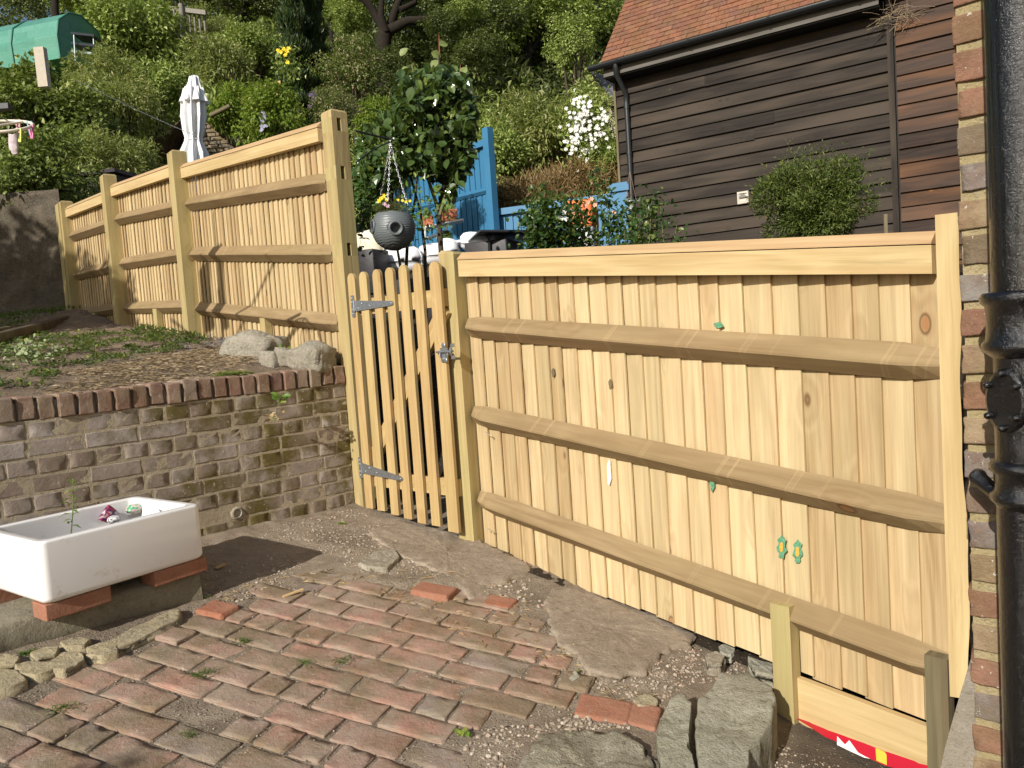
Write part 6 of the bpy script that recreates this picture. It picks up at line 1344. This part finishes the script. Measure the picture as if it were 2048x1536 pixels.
for k in range(14):
    zz_ = el.z-.25+k*.062; 
    if zz_ > pk_.z-.06: break
    fr_ = max(0, (zz_-el.z)/(pk_.z-el.z)); xa = el.x+.62+(pk_.x-el.x-.62)*fr_+.0; xb = er.x-(er.x-pk_.x)*fr_; x = xa
    while x < xb-.04:
        l = min(r.uniform(.09, .2), xb-x); mb.rough(V(x+l/2, Yo-.03+r.uniform(-.006, .006), zz_+.03), (l-.01, .08, .052), V(1, 0, 0), V(0, 1, 0), ZU, (4, 3, 3), .008, .004, 20, x+k); x += l
mb.hexa([V(el.x+.5, Yo, el.z-.02), V(er.x-.05, Yo, el.z-.02), V(er.x-.05, Yo+1.6, el.z-.02), V(el.x+.5, Yo+1.6, el.z-.02), V(pk_.x-.02, Yo, pk_.z-.05), V(pk_.x+.02, Yo, pk_.z-.05), V(pk_.x+.02, Yo+1.6, pk_.z-.05), V(pk_.x-.02, Yo+1.6, pk_.z-.05)])
mb.build('wall', OST, root)
mb = MB(); TL2 = brickmat('old_clay_tile', [(.17, .11, .075), (.21, .135, .09), (.13, .09, .065), (.24, .15, .10)], moss=.6, dusty=.4, fine=30.)
sl_ = (V(pk_.x, Yo-.1, pk_.z)-V(el.x-.03, Yo-.35, el.z-.02)); d1 = sl_.normalized(); 
for side in (0, 1):
    o0 = V(el.x-.05, Yo-.45, el.z-.04) if side == 0 else V(er.x+.06, Yo-.12, er.z-.04); top2 = V(pk_.x, Yo-.12, pk_.z+.02); dn_ = (V(top2.x, 0, top2.z)-V(o0.x, 0, o0.z)); Ls = dn_.length; dn_.normalize(); nn_ = V(-dn_.z, 0, dn_.x) if side == 0 else V(dn_.z, 0, -dn_.x); nn_ = nn_ if nn_.z > 0 else -nn_
    for a_ in range(int(Ls/.09)+1):
        nT = 12 if side == 0 else 11
        for b2 in range(nT):
            y0_ = o0.y+(.33*a_/(Ls/.09) if side == 0 else 0)+b2*.15+(a_ % 2)*.07; q = V(o0.x, y0_, o0.z)+dn_*(a_*.09)+nn_*(.01+r.uniform(0, .012))
            mb.hexa([q, q+V(0, .145, 0), q+V(0, .145, 0)+dn_*.15-nn_*.012, q+dn_*.15-nn_*.012, q+nn_*.014, q+V(0, .145, 0)+nn_*.014, q+V(0, .145, 0)+dn_*.15+nn_*.002, q+dn_*.15+nn_*.002])
mb.build('roof', TL2, root)
# dark shed roof in the hedge, green polytunnel, shelf rack, posts, balustrade, pergola end, slate roof
mb = MB(); a = at(188, 350, 9.3); mb.box((a.x+.05, a.y+.5, a.z-.22), (.62, 1., .42), V(.97, -.2, 0), V(.2, .97, 0), ZU); mb.box((a.x+.05, a.y+.5, a.z+.02), (.74, 1.1, .04), V(.97, -.2, 0), V(.2, .97, 0), ZU); tag(mb.build('shed', plain('dark_shed', (.03, .022, .028), .8)), 'low dark shed just above the far corner of the tall fence', 'shed')
PT, nt, b = newmat('green_polythene'); P_ = geo(nt).outputs['Position']; n1 = noise(nt, P_, 1.6, 4, .6); st_ = NN(nt, 'TexBrick', {'Vector': NN(nt, 'CombineXYZ', {0: NN(nt, 'SeparateXYZ', {0: P_}).outputs[0], 1: NN(nt, 'SeparateXYZ', {0: P_}).outputs[2], 2: 0.}).outputs[0], 'Scale': 1.6, 'Mortar Size': .006, 'Color1': (.07, .24, .175, 1), 'Color2': (.11, .29, .22, 1), 'Mortar': (.06, .24, .17, 1)})
setb(nt, b, Base_Color=mixc(nt, ramp(nt, n1, [(.4, 0.), (.65, .6)]), st_.outputs[0], (.09, .30, .22)), Roughness=.28); bump(nt, b, noise(nt, P_, 5., 3), .6, .03)
Yp = 16.0; g0_ = at(158, 62, Yp); ridge_l = at(-70, -2, Yp+1.0); root = thing('polytunnel', 'green polythene greenhouse tunnel at the top left corner', 'greenhouse', (g0_.x-1.2, Yp, at(100, 130, Yp).z)); mb = MB()
axd = V(.97, -.24, 0).normalized(); prp = V(-.24, -.97, 0)*-1; gh = at(150, 40, Yp).z; zb_ = at(150, 135, Yp).z; secs = []
for s_ in (0, .02, -1.1, -2.2, -3.3):
    c = V(g0_.x, Yp, 0)+axd*s_ if s_ <= 0 else V(g0_.x, Yp, 0)
    secs.append([V(c.x, c.y, 0)+V(.24, .97, 0)*(o)+ZU*(zb_+(gh-zb_)*h_) for o, h_ in ((-.55, 0), (-.58, .45), (-.50, .80), (-.22, 1.05), (.1, 1.12), (.5, .95), (.8, .4), (.8, 0))])
secs = [secs[0]]+secs[2:]; mb.sections(secs, True, True, False); mb.build('cover', PT, root)
for s_ in (0, -1.1, -2.2):
    mb = MB(); c = V(g0_.x, Yp, 0)+axd*s_; mb.tube([c+V(.24, .97, 0)*o*1.02+ZU*(zb_+(gh-zb_)*h_*1.01) for o, h_ in ((-.55, 0), (-.58, .45), (-.50, .80), (-.22, 1.05), (.1, 1.12), (.5, .95), (.8, .4))], .018, 6); mb.build('hoop', plain('green_frame', (.05, .2, .14), .5), root)
root = thing('shelf_rack', 'dark shelving rack with pale rails at the end of the polytunnel', 'rack', at(165, 118, 14.5)); RKM = plain('rack_rail', (.35, .42, .42), .4, .5)
for y in (68, 88, 104): 
    a, b_ = at(142, y, 14.5), at(188, y+5, 14.3); mb = MB(); mb.hexa([a, b_, b_+V(0, .4, 0), a+V(0, .4, 0), a+V(0, 0, .04), b_+V(0, 0, .04), b_+V(0, .4, .04), a+V(0, .4, .04)]); mb.build('shelf', TBL if y < 100 else RKM, root)
for x, y in ((148, 70), (187, 75)):
    mb = MB(); mb.tube([at(x, y, 14.4), at(x+3, y+55, 14.4)], .015, 6); mb.build('upright', RKM, root)
def plank(name, px0, py0, px1, py1, wpx, Y, mat, lab, cat, dep=.08):
    a, b_ = at(px0, py0, Y), at(px1, py1, Y); t = (b_-a).normalized(); u1 = t.cross(V(0, 1, 0)).normalized(); mb = MB(); mb.box((a+b_)/2, (wpx/FPX*Y, dep, (b_-a).length), u1, V(0, 1, 0), t, 2); return tag(mb.build(name, mat), lab, cat)
PALE = plain('pale_timber', (.48, .42, .34), .8, var=.1); plank('post', 80, 96, 90, 175, 19, 9.3, PALE, 'pale square post poking out of the left hedge', 'post')
root = thing('balustrade', 'weathered grey timber balustrade among the trees at the top', 'railing', at(370, 60, 18.)); GT = plain('grey_timber', (.22, .20, .17), .85, var=.2)
for ya, yb in ((10, 22), (60, 74)):
    mb = MB(); a, b_ = at(312, ya+4, 18.2), at(412, yb+4, 17.8); mb.box((a+b_)/2, ((b_-a).length, .08, .10), (b_-a).normalized(), V(0, 1, 0), (b_-a).normalized().cross(V(0, 1, 0))*-1 if False else ZU, 0); mb.build('rail', GT, root)
for k in range(10):
    x = 318+k*10; y = 14+1.2*k; mb = MB(); mb.tube([at(x, y, 18.), at(x+4, y+52, 18.)], .028, 4); mb.build('baluster', GT, root)
mb = MB(); mb.tube([at(362, 8, 17.9), at(368, 85, 17.9)], .07, 4); mb.build('newel', GT, root)
root = thing('pergola', 'timber pergola end showing above the lime green climber', 'pergola', at(550, 240, 12.)-ZU*.8)
for q in ([(532, 172), (534, 260)], [(556, 168), (558, 260)], [(528, 174), (562, 166)], [(420, 232), (460, 212)]):
    mb = MB(); mb.tube([at(x, y, 12.) for x, y in q], .04, 4); mb.build('beam', SPL if q[0][0] > 500 else OLDW, root)
# slate roof beyond
a = at(1185, 152, 19.); b_ = at(1262, 168, 18.); c = at(1262, 225, 17.2); d_ = at(1222, 200, 17.4); root = thing('slate_roofed_house', 'gable of a slate roofed building left of the barn roof', 'house', (b_.x, b_.y, 3.2)); mb = MB()
nrm_ = (b_-a).cross(d_-a).normalized(); mb.hexa([a, b_, c, d_, a-nrm_*.08, b_-nrm_*.08, c-nrm_*.08, d_-nrm_*.08]); mb.build('roof', brickmat('slate', [(.10, .11, .13), (.12, .13, .155), (.085, .095, .11)], lime=.2, fine=20.), root)
mb = MB(); q = V(.0, .3, 0); mb.hexa([V(d_.x-.0, d_.y+.3, 3.0), V(c.x+1, c.y+.3, 3.0), V(c.x+1, c.y+1, 3.0), V(d_.x, d_.y+1, 3.0), d_+q-ZU*.1, c+q+V(1, 0, -.1), c+V(1, 1, -.1), d_+V(0, 1, -.1)]); mb.build('wall', PALE, root)
mb = MB(); mb.tube([a-ZU*.06, d_-ZU*.08], .07, 4); mb.build('barge_board', OLDW, root)
# white climbing rose, yellow roses
rs_ = np.random.RandomState(8); pts = []
for (x, y, s_, n) in ((1165, 205, 14, 14), (1160, 235, 22, 26), (1180, 250, 20, 22), (1208, 238, 8, 6), (1145, 285, 12, 10), (1165, 312, 16, 14), (1190, 275, 16, 9), (1155, 260, 14, 14)):
    for k in range(int(n*1.5)): pts.append(at(x+rs_.normal(0, s_*.75), y+rs_.normal(0, s_*.75), 12.0+rs_.normal(0, .1)))
root = thing('white_rose', 'climbing rose covered in white blooms left of the barn corner', 'climbing rose', at(1165, 330, 12.)-ZU*1.); blooms('blossom', WPET, pts, .034, root, 5, 7)
rs2 = np.random.RandomState(9); P = np.array([tuple(at(1168+rs2.normal(0, 22), 250+rs2.normal(0, 42), 12.15)) for _ in range(1300)]); n = len(P); v, f_ = leaves(P, rs2.normal(0, 1, (n, 3)), np.array([[-.2, -.5, .8]])+rs2.normal(0, .4, (n, 3)), rs2.uniform(.06, .10, n), rs2.uniform(.03, .05, n), .2); npmesh('foliage', v, f_, 4, LM_['mid'], root, tuple(root.location))
root = thing('yellow_rose', 'yellow roses blooming left of the first cypress', 'rose', at(565, 130, 14.)-ZU*.6); blooms('blossom', YEL, [at(x, y, 14.) for x, y in ((556, 101), (568, 98), (574, 103), (571, 110), (577, 97), (575, 125), (562, 104))], .042, root, 6, 8)
P = np.array([tuple(at(570+rs2.normal(0, 16), 125+rs2.normal(0, 18), 14.1)) for _ in range(300)]); n = len(P); v, f_ = leaves(P, rs2.normal(0, 1, (n, 3)), rs2.normal(0, .5, (n, 3))+np.array([[0, -.3, .8]]), rs2.uniform(.07, .11, n), rs2.uniform(.03, .05, n), .2); npmesh('foliage', v, f_, 4, LM_['mid'], root, tuple(root.location))
root = thing('wisteria', 'purple wisteria flowers at the right end of the lime green climber', 'wisteria', at(628, 200, 11.8)-ZU*.3); blooms('blossom', plain('purple_petal', (.10, .04, .22), .6), [at(628+rs2.normal(0, 4), 198+rs2.normal(0, 7), 11.6) for _ in range(20)], .03, root, 7, 6)
blooms('pale_blossom', plain('lilac_petal', (.42, .40, .55), .6), [at(525+rs2.normal(0, 3), 240+rs2.uniform(-18, 22), 11.4) for _ in range(24)], .025, root, 7, 6)
# dead grass bank above the low blue fence
rs_ = np.random.RandomState(31); P = []
while len(P) < 3200:
    x, y = rs_.uniform(985, 1246), rs_.uniform(325, 425)
    if y < 330+abs(x-1170)*.28: continue
    P.append(tuple(at(x, y, 12.0+rs_.uniform(-.3, .3))))
P = np.array(P); n = len(P); D = np.stack([rs_.normal(0, .5, n), rs_.normal(-.3, .3, n), rs_.normal(.6, .6, n)], 1); v, f_ = leaves(P, D, np.array([[0, -1, .3]])+rs_.normal(0, .4, (n, 3)), rs_.uniform(.10, .30, n), rs_.uniform(.006, .016, n), .2)
tag(npmesh('dry_grass', v, f_, 4, STRAW, None, tuple(P.mean(0))), 'band of dead pale grass on the bank above the low blue fence', 'dry grass', None, 'stuff')
mb = MB(); q = [at(985, 500, 12.3), at(1250, 500, 12.3), at(1250, 335, 12.7), at(1160, 330, 12.7), at(985, 372, 12.7)]; mb.sections([q, [p_+V(0, .5, 0) for p_ in q]], True, True, False); tag(mb.build('bank', BEDS), kind='structure')
# washing line
mb = MB(); a, b_ = at(150, 160, 8.), at(560, 322, 12.); mb.tube([a.lerp(b_, t)-ZU*(.10*math.sin(3.14*t)) for t in np.linspace(0, 1, 16)], .004, 5, False); tag(mb.build('washing_line', WHT), 'thin pale washing line slanting across the shrubs', 'washing line')
# rotary dryer, mostly outside the frame, with the peg airer hung on it
dr = thing('rotary_dryer', 'dark arm of a rotary clothes dryer at the left edge', 'clothes dryer', (-3.45, 3.35, -.1)); mb = MB(); mb.tube([(-3.45, 3.35, -.1), (-3.45, 3.35, 2.0)], .022, 10); mb.build('pole', TBL, dr)
tip = at(21, 213, 3.3)
mb = MB(); mb.box(((tip.x-3.45)/2, (tip.y+3.35)/2, tip.z), ((tip-V(-3.45, 3.35, tip.z)).length, .035, .022), (tip-V(-3.45, 3.35, tip.z)).normalized(), V(0, 1, 0), ZU); mb.build('arm', TBL, dr)
for a_ in (1.0, 2.6, 4.2, 5.6):
    mb = MB(); mb.tube([(-3.45, 3.35, 1.5), (-3.45+math.cos(a_)*.95, 3.35+math.sin(a_)*.95, 2.0)], .012, 6); mb.build('arm', TBL, dr)
for k, (x, y, z, w_, h_, lab) in enumerate(((-3.25, 4.15, 1.55, .22, .50, 'small garment pegged to the rotary dryer outside the frame'), (-2.95, 4.05, 1.5, .12, .6, 'narrow garment on the rotary dryer outside the frame'))):
    mb = MB(); mb.sections([[V(x+w_*(u-.5), y-.3*(u-.5)*w_+.02*math.sin(v_*5+u*6), z+h_*(v_-.5)) for u in np.linspace(0, 1, 8)] for v_ in np.linspace(0, 1, 10)], False, False, True); tag(mb.build('garment', CUSH), lab, 'garment')
ca = at(-4, 253, 3.2); ar = thing('peg_airer', 'white hoop peg airer hanging at the left edge with coloured pegs', 'clothes airer', ca); HOOP = plain('cream_plastic_hoop', (.74, .68, .55), .4); Rh = .125
tilt = lambda a_: ca+V(math.cos(a_)*Rh, math.sin(a_)*Rh*.9, .052*math.sin(a_)-.012*math.cos(a_))
mb = MB(); mb.tube([tilt(a_) for a_ in np.linspace(0, 6.283, 41)], .0065, 8); mb.build('hoop', HOOP, ar)
mb = MB(); mb.tube([tilt(4.2), ca+V(0, 0, .004), tilt(1.2)], .005, 8); mb.tube([ca, ca+V(-.01, 0, .07), V(tip.x-.1, tip.y, tip.z)], .003, 6); mb.build('crossbar', HOOP, ar)
for a_, col, nm in ((.15, (.65, .12, .35), 'pink'), (-.45, (.55, .65, .08), 'lime'), (-1.25, (.75, .50, .50), 'rose'), (-1.6, (.02, .45, .60), 'blue'), (.9, (.02, .25, .32), 'teal'), (1.45, (.62, .30, .36), 'salmon'), (3.6, (.02, .4, .6), 'sky')):
    q = tilt(a_); mb = MB()
    for s_ in (-1, 1): mb.hexa([q+V(s_*.004-.003+s_*.006*k2, -.004+.008*j2, -.008-.045+.055*(k2 == 0)) if False else q+V(s_*(.002+.007*(1-k3))+dx, dy, -.055*k3+.006) for k3 in (1, 0) for dx, dy in ((-.0025, -.004), (.0025, -.004), (.0025, .004), (-.0025, .004))][:8])
    mb.build('peg', plain(nm+'_peg', col, .4), ar)
q = at(28, 283, 3.08); mb = MB(); secs = []
for t in np.linspace(0, 1, 12):
    c = q+V(-.004*math.sin(t*3), .0, .028-t*.075); rr_ = .0185*(1-.12*t)*(1 if t < .9 else .75); secs.append([c+V(math.cos(a_)*rr_*(1+.10*math.sin(a_*3+t*4)), math.sin(a_)*rr_*.6, .004*math.cos(a_*2)) for a_ in np.linspace(0, 6.283, 19)[:-1]])
mb.sections(secs, True, True, True); tag(mb.build('sock', plain('grey_pink_sock', (.52, .44, .46), .9, var=.3, sc_=45)), 'small pale grey sock hanging from the peg airer', 'sock')
# laurel outside the frame on the left: shades the raised bed
c = V(-4.3, 2.4, .55); root = thing('shrub', 'laurel bush just outside the frame on the left that shades the raised bed', 'shrub', (c.x, c.y, -.2)); f = bpy.data.objects.new('foliage', protos['ivyd']); COL.objects.link(f); f.parent = root; f.location = (0, 0, .95); f.scale = (.8, .7, .75)
g = bpy.data.objects.new('stems', STME); COL.objects.link(g); g.parent = root; g.location = (0, 0, .9); g.scale = (.8, .7, .9)

def offshrub(x, y, z, R, lab, key='ivyd', sc_=(1, 1, 1)):
    root = thing('shrub', lab, 'shrub', (x, y, -1.2)); f = bpy.data.objects.new('foliage', protos[key]); COL.objects.link(f); f.parent = root; f.location = (0, 0, z+1.2); f.scale = (R*sc_[0], R*sc_[1], R*sc_[2])
    g = bpy.data.objects.new('stems', STME); COL.objects.link(g); g.parent = root; g.location = (0, 0, z+1.2); g.scale = (R, R, z+1.2)
offshrub(-7.3, 4.4, 3.1, 1.3, 'tall bush outside the frame on the left shading the old stone wall')
offshrub(-5.9, 3.9, 2.6, .9, 'second bush outside the frame on the left shading the ivy')
offshrub(-2.6, -.6, .36, .38, 'low bush behind the viewer on the left casting shade on the paving', 'mid')
offshrub(-2.1, -.78, .45, .24, 'small bush behind the viewer casting shade on the paving', 'mid')
